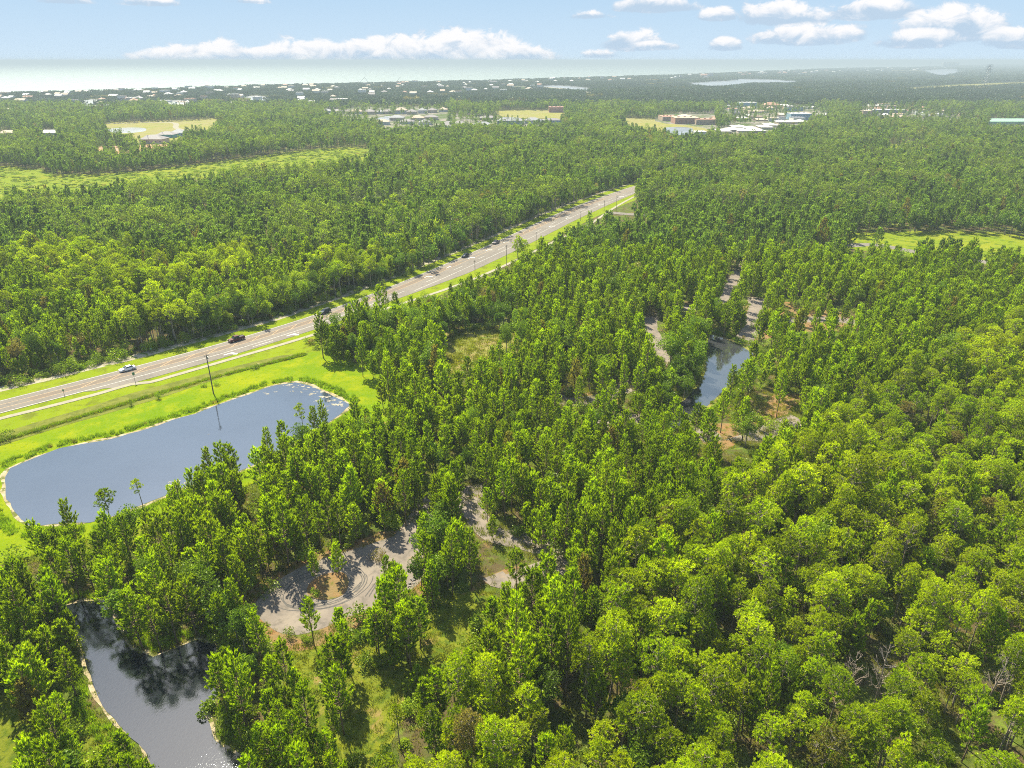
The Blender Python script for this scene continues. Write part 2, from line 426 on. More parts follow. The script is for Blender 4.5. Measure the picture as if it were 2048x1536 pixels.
# lawn round the big pond
LAWN = GP([(-260,1020),(-120,955),(0,888),(120,852),(235,818),(380,775),(480,740),(565,712),(640,704),(760,740),(850,800),(760,850),(640,900),(420,1010),(200,1075),(30,1120),(-120,1160),(-300,1180)])
sheet("lawn", wob(LAWN, .5, 4, 1), .06, M_lawn)
DITCH = GP([(-200,945),(-60,890),(0,868),(150,822),(270,785),(420,745),(560,712),(620,706),(600,712),(520,732),(400,770),(300,802),(150,846),(0,892),(-60,915),(-200,975)])
sheet("ditch", wob(DITCH, .4, 4, 5), .09, M_ditch)
# road
mb = MB(); A, B = far, offset_line(far, wid)
mb.add([(p.x, p.y, .10) for p in A]+[(p.x, p.y, .10) for p in B], [(i, nl+i, nl+i+1, i+1) for i in range(nl-1)])
# a shallow shoulder edge
mb.add([(p.x, p.y, .10) for p in A]+[(p.x, p.y, .0) for p in A], [(i, i+1, nl+i+1, nl+i) for i in range(nl-1)])
mb.add([(p.x, p.y, .10) for p in B]+[(p.x, p.y, .0) for p in B], [(i, nl+i, nl+i+1, i+1) for i in range(nl-1)])
road = tag(mb.build("road", M_asph), kind='structure')
LW = 2.95
def seg_line(d, i0, i1, wd, dash=None):
    mb = MB()
    i = i0
    while i < i1:
        j = min(i1, i+(dash[0] if dash else i1-i0))
        ribbon(mb, far, d-wd/2, d+wd/2, .108, 0, i, j+1)
        i = j+(dash[1] if dash else 0)
    return mb
mw = MB(); my = MB(); mt = MB()
def merge(dst, src): dst.add(src.v, src.f)
merge(mw, seg_line(.45, 0, nl-1, .15))
merge(mw, seg_line(9.45, 0, i_turn, .18))
merge(mw, seg_line(9.45, i_turn, at_y(290), .16, None)); merge(mw, seg_line(9.6, at_y(290), nl-1, .16, (3, 6))); merge(mw, seg_line(13.0, at_y(300), nl-1, .16, None))
merge(my, seg_line(.45+LW, 0, nl-1, .15)); merge(my, seg_line(.45+2*LW, 0, nl-1, .15))
ribbon(mt, far, .45+LW+.2, .45+2*LW-.2, .104, 0, at_y(190), at_y(345)); ribbon(mt, far, .45+LW+.2, .45+2*LW-.2, .104, 0, at_y(400), at_y(520))
# diagonal hatching of the painted median
for (ya, yb) in ((199, 290), (405, 520)):
    i = at_y(ya)
    while far[i].y < yb:
        t = (far[i+1]-far[i]).normalized(); n = Vector((t.y, -t.x, 0))
        a = far[i]+n*(.45+LW); b = far[min(i+2, nl-1)]+n*(.45+2*LW)
        a, b = (far[i]+n*(.45+2*LW), far[i]+n*(.45+LW)+t*5.0)
        w_ = t*.17
        my.add([(q.x, q.y, .112) for q in (a-w_, a+w_, b+w_, b-w_)], [(0,1,2,3)])
        i += 3
def arrow(i, d, s=1.0, flip=1, turn=True):
    t0 = (far[i+1]-far[i]).normalized(); c = far[i]+Vector((t0.y, -t0.x, 0))*d
    t = t0*flip; n = Vector((t.y, -t.x, 0))
    def q(u, v): p = c+t*u*s+n*v*s; return (p.x, p.y, .115)
    mw.add([q(-2.2,-.22), q(.8,-.22), q(.8,.22), q(-2.2,.22)], [(0,3,2,1)])
    if turn:
        mw.add([q(.0,.22), q(.9,.22), q(1.1,1.5), q(.5,1.5)], [(0,1,2,3)]); mw.add([q(-.1,1.5), q(1.7,1.5), q(.8,2.4)], [(0,1,2)])
    else: mw.add([q(.8,-.8), q(.8,.8), q(2.4,0)], [(0,1,2)])
for y_ in (230, 247): arrow(at_y(y_), 11.3, 1.1)
arrow(at_y(180), .45+1.5*LW, 1.1)
for y_ in (318, 335, 352, 368, 384): arrow(at_y(y_), .45+1.5*LW, 1.0, 1, y_ % 2 == 0)
for y_ in (428, 452, 500, 530): arrow(at_y(y_), 11.3, 1.1)
merge(mw, seg_line(9.6+1.9, at_y(236), at_y(250), .18, (3, 3)))
mw.build("lane_marking", M_white, road); my.build("centre_line", M_yel, road); mt.build("turn_lane", M_turn, road)
# pavement that runs beside the road, swinging round the turn lane
wk = interp_line(GP([(-60,858),(0,838),(100,813),(200,787),(262,769),(300,765),(350,751),(450,722),(620,672),(760,622),(880,583),(960,553),(1040,517),(1120,478),(1170,455),(1225,418),(1262,397),(1300,378)]), 3)
mb = MB(); ribbon(mb, wk, -.95, .95, .13)
for s_ in (-.95, .95):
    L_ = offset_line(wk, s_); k = len(L_)
    mb.add([(p.x, p.y, .13) for p in L_]+[(p.x, p.y, .0) for p in L_], [(i, i+1, k+i+1, k+i) for i in range(k-1)])
tag(mb.build("footpath", M_conc), kind='structure')

# ---- ponds
POND1 = GP([(8,955),(18,938),(55,922),(120,898),(220,879),(318,851),(347,840),(391,829),(430,813),(476,796),(513,784),(550,771),(591,765),(618,771),(659,788),(703,811),(670,838),(625,862),(560,905),(505,932),(430,962),(372,972),(330,992),(284,1012),(180,1046),(60,1052),(40,1040),(12,1000)])
p1 = wob(POND1, .55, 2.2, 2)
sheet("shore", wob(grow(POND1, .75), 1.1, 2.2, 11), .085, M_sand)
sheet("pond", p1, .115, M_pond)
POND2 = GP([(1418,668),(1445,676),(1480,690),(1508,708),(1500,728),(1460,770),(1432,795),(1405,820),(1370,850),(1335,860),(1335,830),(1370,800),(1400,770),(1413,740),(1410,705)])
sheet("pond_bank", wob(grow(POND2, 1.2), 1.2, 2.5, 7), .07, M_marsh)
sheet("woodland_pond", wob(POND2, .6, 3, 4), .11, M_pale)
POND3 = GP([(118,1215),(165,1203),(212,1200),(232,1250),(262,1300),(310,1313),(350,1298),(392,1280),(428,1288),(446,1330),(432,1390),(410,1430),(430,1480),(500,1530),(560,1620),(360,1640),(290,1505),(252,1462),(215,1425),(185,1370),(165,1310),(148,1262)])
sheet("channel_bank", wob(grow(POND3, .45), .8, 1.6, 9), .07, M_sand)
sheet("channel_water", wob(POND3, .35, 1.6, 6), .11, M_dark)
# small pale irregular patches laid just above the water
rs = random.Random(5)
def blob(cx, cy, r, z, mb, seed, e=1.8):
    k = 26; vs = [(cx, cy, z)]
    for i in range(k):
        a = 2*math.pi*i/k; q = r*(.6+.55*noise.noise(Vector((math.cos(a)*1.6, math.sin(a)*1.6, seed*1.7)))+.35*noise.noise(Vector((math.cos(a)*5, math.sin(a)*5, seed*2.7))))
        vs.append((cx+q*e*math.cos(a), cy+q*math.sin(a), z))
    mb.add(vs, [(0, i+1, (i+1) % k+1) for i in range(k)])
mb = MB()
for (a, b, r) in [(575,771,.9),(590,775,.7),(604,772,.9),(618,778,1.1),(600,785,.6),(634,786,1.2),(622,791,.7),(648,796,1.2),(636,803,.8),(662,800,1.3),(668,808,1.4),(650,812,.8),(680,812,1.0),(645,820,.6),(640,812,.5),(585,783,.5),(534,787,1.0),(552,784,.4),(630,770,.5),(658,822,.5),(350,968,1.3),(362,972,1.5),(345,974,.8),(378,964,.9),(418,869,.25),(428,958,.6)]:
    x, y = G(a, b)
    for j in range(6): blob(x+rs.uniform(-1.3,1.3)*r, y+rs.uniform(-.9,.9)*r, r*rs.uniform(.12,.5), .125+j*.003+rs.random()*.002, mb, a+j*9)
tag(mb.build("pale_patches", M_palepatch), "pale patches on the water at the corners of the large pond", "pond scum", kind='stuff')

# ---- old lanes through the woods
def lane(name, pts, wd, z, m=M_oldasph):
    L_ = interp_line(GP(pts), 2.5); A = offset_line(L_, -wd/2); B = offset_line(L_, wd/2)
    return sheet(name, wob([(p.x, p.y) for p in A]+[(p.x, p.y) for p in reversed(B)], .5, 1.6, 3), z, m)
CUL = smooth_poly(GP([(500,1212),(560,1155),(640,1118),(720,1096),(800,1068),(850,1075),(842,1110),(858,1150),(800,1200),(735,1222),(690,1236),(640,1262),(570,1275),(520,1240)]), 2)
sheet("straw_verge", wob(grow(CUL, 3.0), 1.8, 1.8, 8), .05, M_straw)
cul = sheet("cul_de_sac", wob(CUL, .15, 2, 8), .075, M_oldasph)
isl = smooth_poly(GP([(612,1172),(640,1150),(690,1142),(700,1165),(690,1190),(655,1202),(615,1196)]), 2)
sheet("traffic_island", wob(isl, .15, 1, 2), .12, M_straw)
lane("lane", [(800,1085),(832,1052),(850,1020),(872,995),(930,985),(1000,975),(1080,960)], 5.2, .065)
lane("lane_spur", [(925,982),(945,1020),(968,1058),(1010,1075),(1060,1088),(1110,1110),(1130,1150)], 5.2, .07)
lane("lane_turning", [(1130,1120),(1080,1140),(1010,1165),(985,1150)], 4.5, .073)
lane("lane_bend", [(1020,770),(1080,785),(1130,802),(1190,800),(1250,778),(1300,745),(1328,705),(1302,665),(1302,636),(1340,618),(1400,614),(1440,600),(1462,570),(1482,540),(1492,515)], 6.0, .06)
lane("lane_south", [(1200,852),(1290,838),(1400,858),(1440,892),(1500,880),(1560,852),(1600,838)], 6.0, .06)
lane("lane_east", [(1480,690),(1500,660),(1515,620),(1512,595)], 7.0, .063)
lane("lane_far", [(1520,650),(1600,640),(1680,640),(1740,655)], 6.0, .066)
lane("side_street", [(1640,470),(1680,490),(1750,490),(1830,504),(1900,516),(1980,525),(2100,532)], 7.0, .075, M_asph)
lane("side_road", [(1215,425),(1250,428),(1300,432),(1350,445)], 7.0, .135, M_asph)
for nm, pts, m in (("straw_patch", [(1150,790),(1210,780),(1260,790),(1215,820),(1160,822)], M_straw), ("straw_patch", [(1380,835),(1450,850),(1560,840),(1610,790),(1560,785),(1480,850),(1470,905),(1400,885)], M_straw),
                   ("straw_patch", [(1480,600),(1560,600),(1720,630),(1730,665),(1600,660),(1480,690)], M_straw), ("straw_patch", [(960,1150),(1060,1130),(1120,1140),(1000,1185)], M_straw),
                   ("meadow", [(560,1290),(640,1262),(720,1245),(830,1215),(960,1180),(1020,1200),(1040,1290),(930,1340),(850,1380),(800,1460),(740,1560),(560,1600),(580,1400)], M_meadow),
                   ("meadow", [(-120,1330),(20,1340),(110,1390),(200,1440),(260,1520),(300,1620),(-160,1640)], M_meadow),
                   ("meadow", [(-60,1080),(60,1060),(200,1050),(260,1010),(330,1000),(300,1080),(120,1130),(-60,1140)], M_meadow),
                   ("marsh", [(862,700),(900,660),(980,650),(1060,655),(1060,690),(990,725),(910,750),(870,735)], M_marsh),
                   ("meadow", [(1640,478),(1690,466),(1820,462),(1960,462),(2100,478),(2300,490),(2300,530),(1980,532),(1830,512),(1700,500)], M_brush)):
    sheet(nm, wob(smooth_poly(GP(pts), 1), 1.6 if nm != 'marsh' else 2.5, 1.6, 5), .045, m)
# tyre marks left by cars circling the island
mb = MB()
cx, cy = G(655, 1174)
def arc(r0, r1, a0, a1, ox=0, oy=0, ex=1.45, ph=.5, n=36):
    L_ = []
    for i in range(n+1):
        t = i/n; a = a0+(a1-a0)*t; r = r0+(r1-r0)*t+.18*math.sin(a*2.3+r0)
        u, v = r*ex*math.cos(a), r*math.sin(a)
        L_.append(Vector((cx+ox+u*math.cos(ph)-v*math.sin(ph), cy+oy+u*math.sin(ph)+v*math.cos(ph), 0)))
    ribbon(mb, L_, -.085, .085, .084+len(mb.v)*1e-6)
for k, (r, a0, a1, ox, oy) in enumerate([(4.6,1.6,5.6,-.8,0),(5.0,1.4,5.2,-1.2,.1),(5.5,1.9,4.9,-1.5,-.3),(5.2,1.0,4.6,-2.3,.2),(5.9,2.0,5.8,-1.1,.2),(6.2,2.3,4.4,-2.2,0),(4.4,-1.3,1.2,.9,.4),(5.0,-1.2,1.5,.8,.2),(5.6,-1.6,.8,.2,.3),(4.9,3.6,6.6,.4,-.5),(5.4,3.9,6.5,.7,-.7),(6.1,4.2,6.2,.7,-.4)]):
    arc(r*.82, r*.82+.5, a0, a1, ox, oy)
for d0 in (0, .35, .8): mb.add([(cx+7.5+d0*2, cy-2.6, .0865), (cx+7.7+d0*2, cy-2.7, .0865), (cx+9+d0, cy+1.2, .0865), (cx+8.8+d0, cy+1.3, .0865)], [(0,1,2,3)])
mb.build("tyre_marks", M_tyre, cul)

# ---- far clearings, fields and inlets (outlines as seen, drawn a little long towards the camera)
M_field = ground_mat("dry_field", [((.2,.19,.045),.02,.4,.6,5),((.14,.17,.02),.06,.5,.7,7)], (.2,.18,.07), 0)
M_dirt = ground_mat("orange_dirt", [((.38,.22,.13),.05,.4,.6,5)], (.3,.21,.14), 0)
M_lot = ground_mat("parking_paving", [((.2,.18,.15),.03,.4,.6,5),((.06,.09,.02),.04,.45,.55,8)], (.15,.14,.12), 0)
FARS = [("far_brush", [(-160,325),(0,330),(85,339),(110,350),(270,345),(330,335),(480,318),(600,300),(735,292),(750,318),(700,330),(600,345),(400,358),(300,375),(100,392),(0,400),(-160,405)], M_brush, .05),
        ("far_field", [(195,245),(340,241),(450,235),(440,262),(370,270),(365,292),(290,290),(205,268)], M_field, .05),
        ("dirt_lot", [(180,292),(270,292),(345,284),(345,298),(240,310),(180,308)], M_dirt, .06),
        ("sports_field", [(985,220),(1130,220),(1140,236),(1110,242),(1020,244),(1005,234)], M_field, .05),
        ("pasture", [(1225,235),(1320,238),(1400,250),(1470,258),(1440,270),(1330,266),(1240,252)], M_field, .05),
        ("estate_ground", [(600,218),(700,212),(890,212),(1000,236),(1130,238),(1130,252),(900,262),(760,266),(700,246),(600,236)], M_lot, .05),
        ("car_park", [(1310,232),(1450,212),(1640,208),(1680,234),(1640,254),(1440,272),(1400,252),(1310,246)], M_lot, .06),
        ("school_ground", [(1700,214),(1880,226),(2060,240),(2060,256),(1900,252),(1710,238)], M_lot, .05),
        ("clearing", [(1770,288),(1850,284),(1860,305),(1830,315),(1760,312)], M_brush, .05),
        ("power_line_cut", [(1800,176),(1870,172),(1900,170),(2060,163),(2060,170),(1890,179),(1810,184)], M_field, .05)]
for nm, pts, m, z in FARS: sheet(nm, smooth_poly(GP(pts), 1), z, m)
WAT = [[(158,198),(200,198),(200,212),(172,216),(160,208)], [(330,203),(358,199),(382,200),(384,210),(368,212),(340,213)], [(478,192),(525,190),(548,203),(540,210),(520,204),(480,198)],
       [(1070,171),(1128,170),(1195,177),(1180,182),(1120,178)], [(1360,165),(1450,161),(1478,157),(1570,159),(1610,164),(1500,168),(1440,175),(1410,174)],
       [(1830,141),(1900,137),(1940,140),(1915,151),(1870,152)], [(745,237),(785,231),(805,233),(770,246)], [(1318,254),(1390,254),(1380,270),(1345,270)], [(205,257),(292,254),(292,264),(225,268)]]
for i, pts in enumerate(WAT): sheet(("bay_water", "lake_water")[i in (6,7,8)], wob(smooth_poly(GP(pts), 2), 3, 25, i), .08, M_lake)
# roads far away
for nm, pts, wd in (("far_road", [(1020,173),(1080,173.5),(1140,179),(1190,187)], 26), ("far_street", [(210,248),(340,245),(352,256),(372,262)], 8), ("far_street", [(700,258),(760,254),(860,250),(1000,246)], 9)):
    L_ = interp_line(GP(pts), 20); mb = MB(); ribbon(mb, L_, -wd/2, wd/2, .1)
    tag(mb.build(nm, M_conc), kind='structure')
# ================================================================ PLANTS
class Geo:
    """numpy mesh of loose faces with a shade value per face (0..1)"""
    def __init__(s): s.tv = []; s.sh = []
    def tris(s, V, shade):            # V: (n,3,3)
        s.tv.append(V); s.sh.append(np.broadcast_to(np.asarray(shade, float), (len(V),)).copy())
    def arr(s): return np.concatenate(s.tv), np.concatenate(s.sh)
def geo_mesh(name, V, sh, m, extra=None):
    """V (n,3,3) triangles; extra = (verts, faces, material) of woody parts put in the same mesh"""
    n = len(V); vs = V.reshape(-1, 3); nf = n
    lv = np.arange(n*3); ls = np.arange(n)*3; lt = np.full(n, 3); mi = np.zeros(n, int)
    if extra:
        ev, ef, em = extra; off = len(vs); vs = np.vstack([vs, np.array(ev)])
        ll = [off+i for f in ef for i in f]; st = []; c = n*3
        for f in ef: st.append(c); c += len(f)
        lv = np.concatenate([lv, ll]); ls = np.concatenate([ls, st]); lt = np.concatenate([lt, [len(f) for f in ef]])
        mi = np.concatenate([mi, np.ones(len(ef), int)]); nf = n+len(ef)
    me = bpy.data.meshes.new(name)
    me.vertices.add(len(vs)); me.vertices.foreach_set('co', vs.astype(np.float32).ravel())
    me.loops.add(len(lv)); me.loops.foreach_set('vertex_index', lv.astype(np.int32))
    me.polygons.add(nf); me.polygons.foreach_set('loop_start', ls.astype(np.int32)); me.polygons.foreach_set('loop_total', lt.astype(np.int32))
    me.materials.append(m)
    if extra: me.materials.append(extra[2])
    me.polygons.foreach_set('material_index', mi.astype(np.int32))
    a = me.attributes.new('shade', 'FLOAT', 'FACE')
    s_ = np.zeros(nf, np.float32); s_[:n] = sh; a.data.foreach_set('value', s_)
    me.update(calc_edges=True); return me
def unit(v): return v/(np.linalg.norm(v, axis=-1, keepdims=True)+1e-9)
def tufts(P, D, L, Wd, nb, rng, spread=.55, shoot=.5):
    """needle tufts: nb blades round each shoot point P pointing along D"""
    n = len(P); P = np.repeat(P, nb, 0); D = np.repeat(D, nb, 0); L = np.repeat(np.broadcast_to(L, (n,)), nb)
    r = rng.normal(size=(n*nb, 3)); d = unit(D+unit(r)*spread*rng.uniform(.5, 1.5, (n*nb, 1)))
    base = P+D*(rng.uniform(-.35, .65, (n*nb, 1))*(L*shoot)[:, None]); ln = (L*rng.uniform(.6, 1.1, n*nb))[:, None]
    side = unit(np.cross(d, D*.6+np.array([0,0,.7])+rng.normal(size=(n*nb, 3))*.75))*Wd*.5
    tip = base+d*ln
    mid = base+d*ln*.45
    V = np.stack([base, mid+side, tip], 1); V2 = np.stack([base, tip, mid-side], 1)
    return np.concatenate([V, V2])
def pine_parts(seed, h, cr, base=.32, dens=1.0, nb=18, blade=.66, wd=.12, top=.16):
    rng = np.random.default_rng(seed); mb = MB()
    lean = rng.normal(0, .02, 2)
    axis = lambda z: np.array([lean[0]*z+.12*math.sin(z*.5+seed), lean[1]*z+.1*math.cos(z*.4+seed*2), z])
    zs = np.linspace(0, h*.97, 8); r0 = .011*h+.03
    mb.tube([axis(z) for z in zs], [r0*(1-.88*z/h) for z in zs], 6)
    P = []; D = []; L = []; SH = []
    z = h*base; k = 0
    ph = rng.uniform(0, 6)
    while z < h*.95:
        t = (z-h*base)/(h*(1-base)); prof = (min(1, .35+t*3.2) if t < .2 else 1.0)*((1-t)**.9*(1-top)+top)
        nbz = rng.integers(3, 6)
        if t < .12: nbz = 2
        for q in range(nbz):
            a = ph+2*math.pi*q/nbz+rng.normal(0, .3); Lb = cr*prof*rng.uniform(.6, 1.18)
            up = .25+.7*t+rng.normal(0, .12); hd = np.array([math.cos(a), math.sin(a), 0])
            s0 = axis(z); p1 = s0+hd*Lb*.55+np.array([0,0,Lb*up*.4]); p2 = s0+hd*Lb+np.array([0,0,Lb*(up*.8+.25)])
            mb.tube([s0, p1, p2], [.035+.012*Lb, .025, .012], 3, cap=False)
            m = max(2, int(round((2.0+Lb*2.1)*dens)))
            for j in range(m):
                u = rng.uniform(.38, 1.0) if j else 1.0
                c = (s0*(1-u)**2+2*p1*u*(1-u)+p2*u*u)
                lat = np.array([-hd[1], hd[0], 0])*rng.normal(0, .30*(1.15-u)*Lb*.6+.1)
                P.append(c+lat+np.array([0,0,rng.uniform(0, .25)])); dd = hd*(.35+.25*(1-t))+lat*.25+np.array([0,0,.95]); D.append(dd/np.linalg.norm(dd))
                L.append(blade*rng.uniform(.8, 1.25)); SH.append(rng.uniform(0, 1))
        z += h*rng.uniform(.034, .052); ph += 1.1; k += 1
    for j in range(max(2, int(4*dens))):
        P.append(axis(h*(.93+.02*j))+rng.normal(0, .08, 3)); D.append([0,0,1]); L.append(blade*1.3); SH.append(.9)
    P, D, L, SH = np.array(P), np.array(D), np.array(L), np.array(SH)
    V = tufts(P, D, L, wd, nb, rng, .4, .6)
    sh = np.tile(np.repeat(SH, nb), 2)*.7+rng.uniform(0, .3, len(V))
    return V, sh, mb
def mature_parts(seed, h, cr, nclump=13, per=30, nb=15, blade=.5, wd=.125, flat=.55):
    rng = np.random.default_rng(seed); mb = MB()
    ln = rng.normal(0, .035, 2); axis = lambda z: np.array([ln[0]*z+.2*math.sin(z*.35+seed), ln[1]*z+.15*math.cos(z*.3), z])
    zs = np.linspace(0, h*.9, 8); r0 = .012*h+.04
    mb.tube([axis(z) for z in zs], [r0*(1-.8*z/h) for z in zs], 6)
    C = []; Rr = []
    ch = h*flat*.62
    for i in range(nclump):
        t = i/(nclump-1); a = i*2.399+rng.normal(0, .4)
        rr = cr*math.sqrt(max(0, 1-(t*.92)**2))*rng.uniform(.55, .95) if i < nclump-1 else 0
        c = axis(h*.9)+np.array([math.cos(a)*rr, math.sin(a)*rr, 0]); c[2] = h-ch*(1-t**.8)-.8+rng.normal(0, .35)
        r = cr*rng.uniform(.26, .42)
        C.append(c); Rr.append(r)
        s0 = axis(max(h*.4, min(h*.88, c[2]-.5-rr*.45)))
        mb.tube([s0, (s0+c)/2+np.array([0,0,-.15]), c-np.array([0,0,.2])], [.07+.01*rr, .05, .02], 4, cap=False)
    P = []; D = []; SH = []
    for c, r in zip(C, Rr):
        n = int(per*(r/(cr*.38))**2); d = unit(rng.normal(size=(n, 3))); d[:, 2] = np.abs(d[:, 2])*1.0-.28*rng.uniform(0, 1, n); d = unit(d)
        rad = r*rng.uniform(.6, 1.15, (n, 1)); pp = c+d*rad*np.array([1, 1, .72])
        P.append(pp); q = unit(d*.85+np.array([0,0,.65])); D.append(q); SH.append(np.clip(rng.uniform(0, 1)*.5+rng.uniform(0, .5, n), 0, 1))
        for j in range(0, n, 3 if per > 15 else 99):
            mb.tube([c-np.array([0,0,.2]), pp[j]], [.025, .01], 3, cap=False)
    P, D, SH = np.concatenate(P), np.concatenate(D), np.concatenate(SH)
    V = tufts(P, D, np.full(len(P), blade)*rng.uniform(.8, 1.2, len(P)), wd, nb, rng, .8, .4)
    sh = np.tile(np.repeat(SH, nb), 2)*.75+rng.uniform(0, .25, len(V))
    return V, sh, mb
def leaf_tris(C, size, rng, up=.5):
    n = len(C); N = unit(rng.normal(size=(n, 3))+np.array([0,0,up])); a = unit(np.cross(N, rng.normal(size=(n, 3)))); b = np.cross(N, a)
    s = (size*rng.uniform(.6, 1.2, n))[:, None]; a = a*s; b = b*s*.62
    q0, q1, q2, q3 = C-a, C+b*1.0, C+a, C-b
    return np.concatenate([np.stack([q0, q1, q2], 1), np.stack([q0, q2, q3], 1)])
def broad_parts(seed, h, cr, nclump=16, per=110, leaf=.26, low=.3, trunk=True):
    rng = np.random.default_rng(seed); mb = MB()
    if trunk:
        zs = np.linspace(0, h*.62, 5); r0 = .016*h+.05
        mb.tube([(.1*math.sin(z+seed), .1*math.cos(z), z) for z in zs], [r0*(1-.55*z/h) for z in zs], 6)
    V = []; S = []
    zc = h*(low+1)/2; hh = h*(1-low)/2
    for i in range(nclump):
        d = unit(rng.normal(size=3)); d[2] = d[2]*.9+.15
        k = rng.uniform(.35, .82); c = np.array([d[0]*cr*k, d[1]*cr*k, zc+d[2]*hh*k]); r = rng.uniform(.26, .46)*min(cr, hh*1.3)
        if trunk: mb.tube([(0,0,h*.42), (c[0]*.5, c[1]*.5, (h*.45+c[2])/2), tuple(c)], [.09, .05, .02], 4, cap=False)
        e = unit(rng.normal(size=(per, 3))); e[:, 2] = e[:, 2]*.9+.12
        rad = r*rng.uniform(.55, 1.12, (per, 1))**.7
        q = c+e*rad*np.array([1.05, 1.05, .85]); s0 = rng.uniform(0, .6)
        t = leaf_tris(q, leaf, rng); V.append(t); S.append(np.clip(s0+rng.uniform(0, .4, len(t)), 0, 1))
    V = np.concatenate(V); V[..., 2] = np.maximum(V[..., 2], .05)
    return V, np.concatenate(S), mb
def bush_parts(seed, h, cr, n=420, leaf=.17):
    rng = np.random.default_rng(seed); mb = MB()
    for i in range(5):
        a = rng.uniform(0, 6.28); mb.tube([(0,0,0), (math.cos(a)*cr*.5, math.sin(a)*cr*.5, h*.6)], [.04, .015], 3, cap=False)
    V = []; S = []
    for i in range(5):
        c = np.array([rng.normal(0, cr*.36), rng.normal(0, cr*.36), h*rng.uniform(.35, .62)]); m = n//5
        e = unit(rng.normal(size=(m, 3))); q = c+e*np.array([cr*.55, cr*.55, h*.42])*rng.uniform(.55, 1.08, (m, 1))
        t = leaf_tris(q, leaf, rng); V.append(t); S.append(np.clip(rng.uniform(0, .5)+rng.uniform(0, .5, len(t)), 0, 1))
    V = np.concatenate(V); V[..., 2] = np.maximum(V[..., 2], .03)
    return V, np.concatenate(S), mb
def grass_parts(seed, h, r, n=26, wd=.09):
    rng = np.random.default_rng(seed); a = rng.uniform(0, 6.28, n); rr = r*np.sqrt(rng.uniform(0, 1, n))
    B = np.stack([rr*np.cos(a), rr*np.sin(a), np.zeros(n)], 1); d = unit(np.stack([rng.normal(0, .3, n), rng.normal(0, .3, n), np.ones(n)], 1))
    s_ = unit(np.cross(d, rng.normal(size=(n, 3))))*wd*.5; T = B+d*(h*rng.uniform(.5, 1.1, n))[:, None]
    return np.stack([B-s_, B+s_, T], 1), rng.uniform(0, 1, n), None

M_brushl = leaf_mat("brush_leaves", (.12,.18,.008), (.21,.25,.015), .45)
# ---- prototypes.  KIND -> list of (leaf triangles, shade, wood builder, leaf material, bark)
PN = dict(young=[], mature=[], broad=[], ybroad=[], olive=[], bush=[])
for i in range(9):
    h = (12.5, 13.5, 11.0, 14.5, 12.0, 9.5, 13.0, 15.0, 8.0)[i]
    PN['young'].append((*pine_parts(10+i, h, (3.0,2.6,2.8,3.1,3.4,2.4,2.8,3.0,2.2)[i], (.22,.3,.16,.32,.18,.14,.34,.28,.1)[i], 1.2), M_pine, M_bark, h))
for i in range(7):
    h = (13.5, 15.0, 12.5, 14.0, 16.0, 12.0, 13.0)[i]
    PN['mature'].append((*mature_parts(40+i, h, (2.7,3.1,2.5,2.9,3.4,2.2,2.6)[i], (16,20,15,18,24,11,16)[i], 24), M_mature, M_barkg, h))
for i in range(5):
    h = (9.0, 11.0, 8.0, 10.0, 12.0)[i]
    PN['broad'].append((*broad_parts(70+i, h, (3.6,4.2,3.3,2.8,4.6)[i], 18, 120), M_broad, M_barkg, h))
for i in range(3):
    h = (9.5, 8.0, 11.0)[i]
    PN['ybroad'].append((*broad_parts(80+i, h, (3.6,3.9,4.2)[i], 20, 120, .26, .2), M_ybroad, M_barkg, h))
for i in range(2): PN['olive'].append((*broad_parts(90+i, 8+i, 4.0, 18, 110, .26, .2), M_olive, M_barkg, 8+i))
for i in range(6):
    h = (2.2, 1.6, 3.0, 1.2, 2.6, 3.6)[i]
    PN['bush'].append((*bush_parts(60+i, h, (1.7,1.4,1.8,1.2,2.2,2.1)[i]), M_shrub, M_barkg, h))
# light versions for far away
LO = dict(young=[], mature=[], broad=[], ybroad=[], olive=[])
for i in range(6): LO['young'].append((*pine_parts(210+i, (13,14.5,12,15.5,13,11)[i], (2.9,3.0,2.7,3.3,3.0,2.6)[i], .24, .36, 5, .95, .5), M_pinef, M_bark, 13))
for i in range(5): LO['mature'].append((*mature_parts(240+i, (14,15,12.5,14,16)[i], (2.7,3.1,2.5,2.8,3.3)[i], 12, 11, 4, .75, .42), M_oldf, M_barkg, 14))
for i in range(5): LO['broad'].append((*broad_parts(270+i, (9,11,8,10,12)[i], (3.6,4.2,3.3,3.2,4.6)[i], 12, 26, .58), M_broadf, M_barkg, 10))
for i in range(2): LO['ybroad'].append((*broad_parts(280+i, 9+i, 3.9, 12, 28, .58, .15), M_ybroad, M_barkg, 9))
for i in range(2): LO['olive'].append((*broad_parts(290+i, 8+i, 4.2, 12, 28, .58, .15), M_olive, M_barkg, 8))
def joined(name, p):
    V, sh, mb, lm, bk, h = p
    me = geo_mesh(name, V, sh, lm, (mb.v, mb.f, bk) if mb and mb.v else None)
    return bpy.data.objects.new(name, me)
protos = bpy.data.collections.new("plant_prototypes")       # never linked to the scene: only a source of shapes
PID = {}
def reg(key, p):
    o = joined("a%03d_%s" % (len(PID), key), p); protos.objects.link(o); PID.setdefault(key, []); PID[key].append(sum(len(v) for v in PID.values())); return o
ORDER = []
def regs(key, lst, pre):
    for p in lst:
        o = joined("%s%02d" % (pre, len(PID.get(key, []))), p); protos.objects.link(o); PID.setdefault(key, []).append(len(ORDER)); ORDER.append(o.name)
regs('young', PN['young'], 'a_'); regs('mature', PN['mature'], 'b_'); regs('broad', PN['broad'], 'c_'); regs('ybroad', PN['ybroad'], 'd_'); regs('olive', PN['olive'], 'e_'); regs('bush', PN['bush'], 'f_')
for k, c in (('young','g_'),('mature','h_'),('broad','i_'),('ybroad','j_'),('olive','k_')): regs('lo_'+k, LO[k], c)
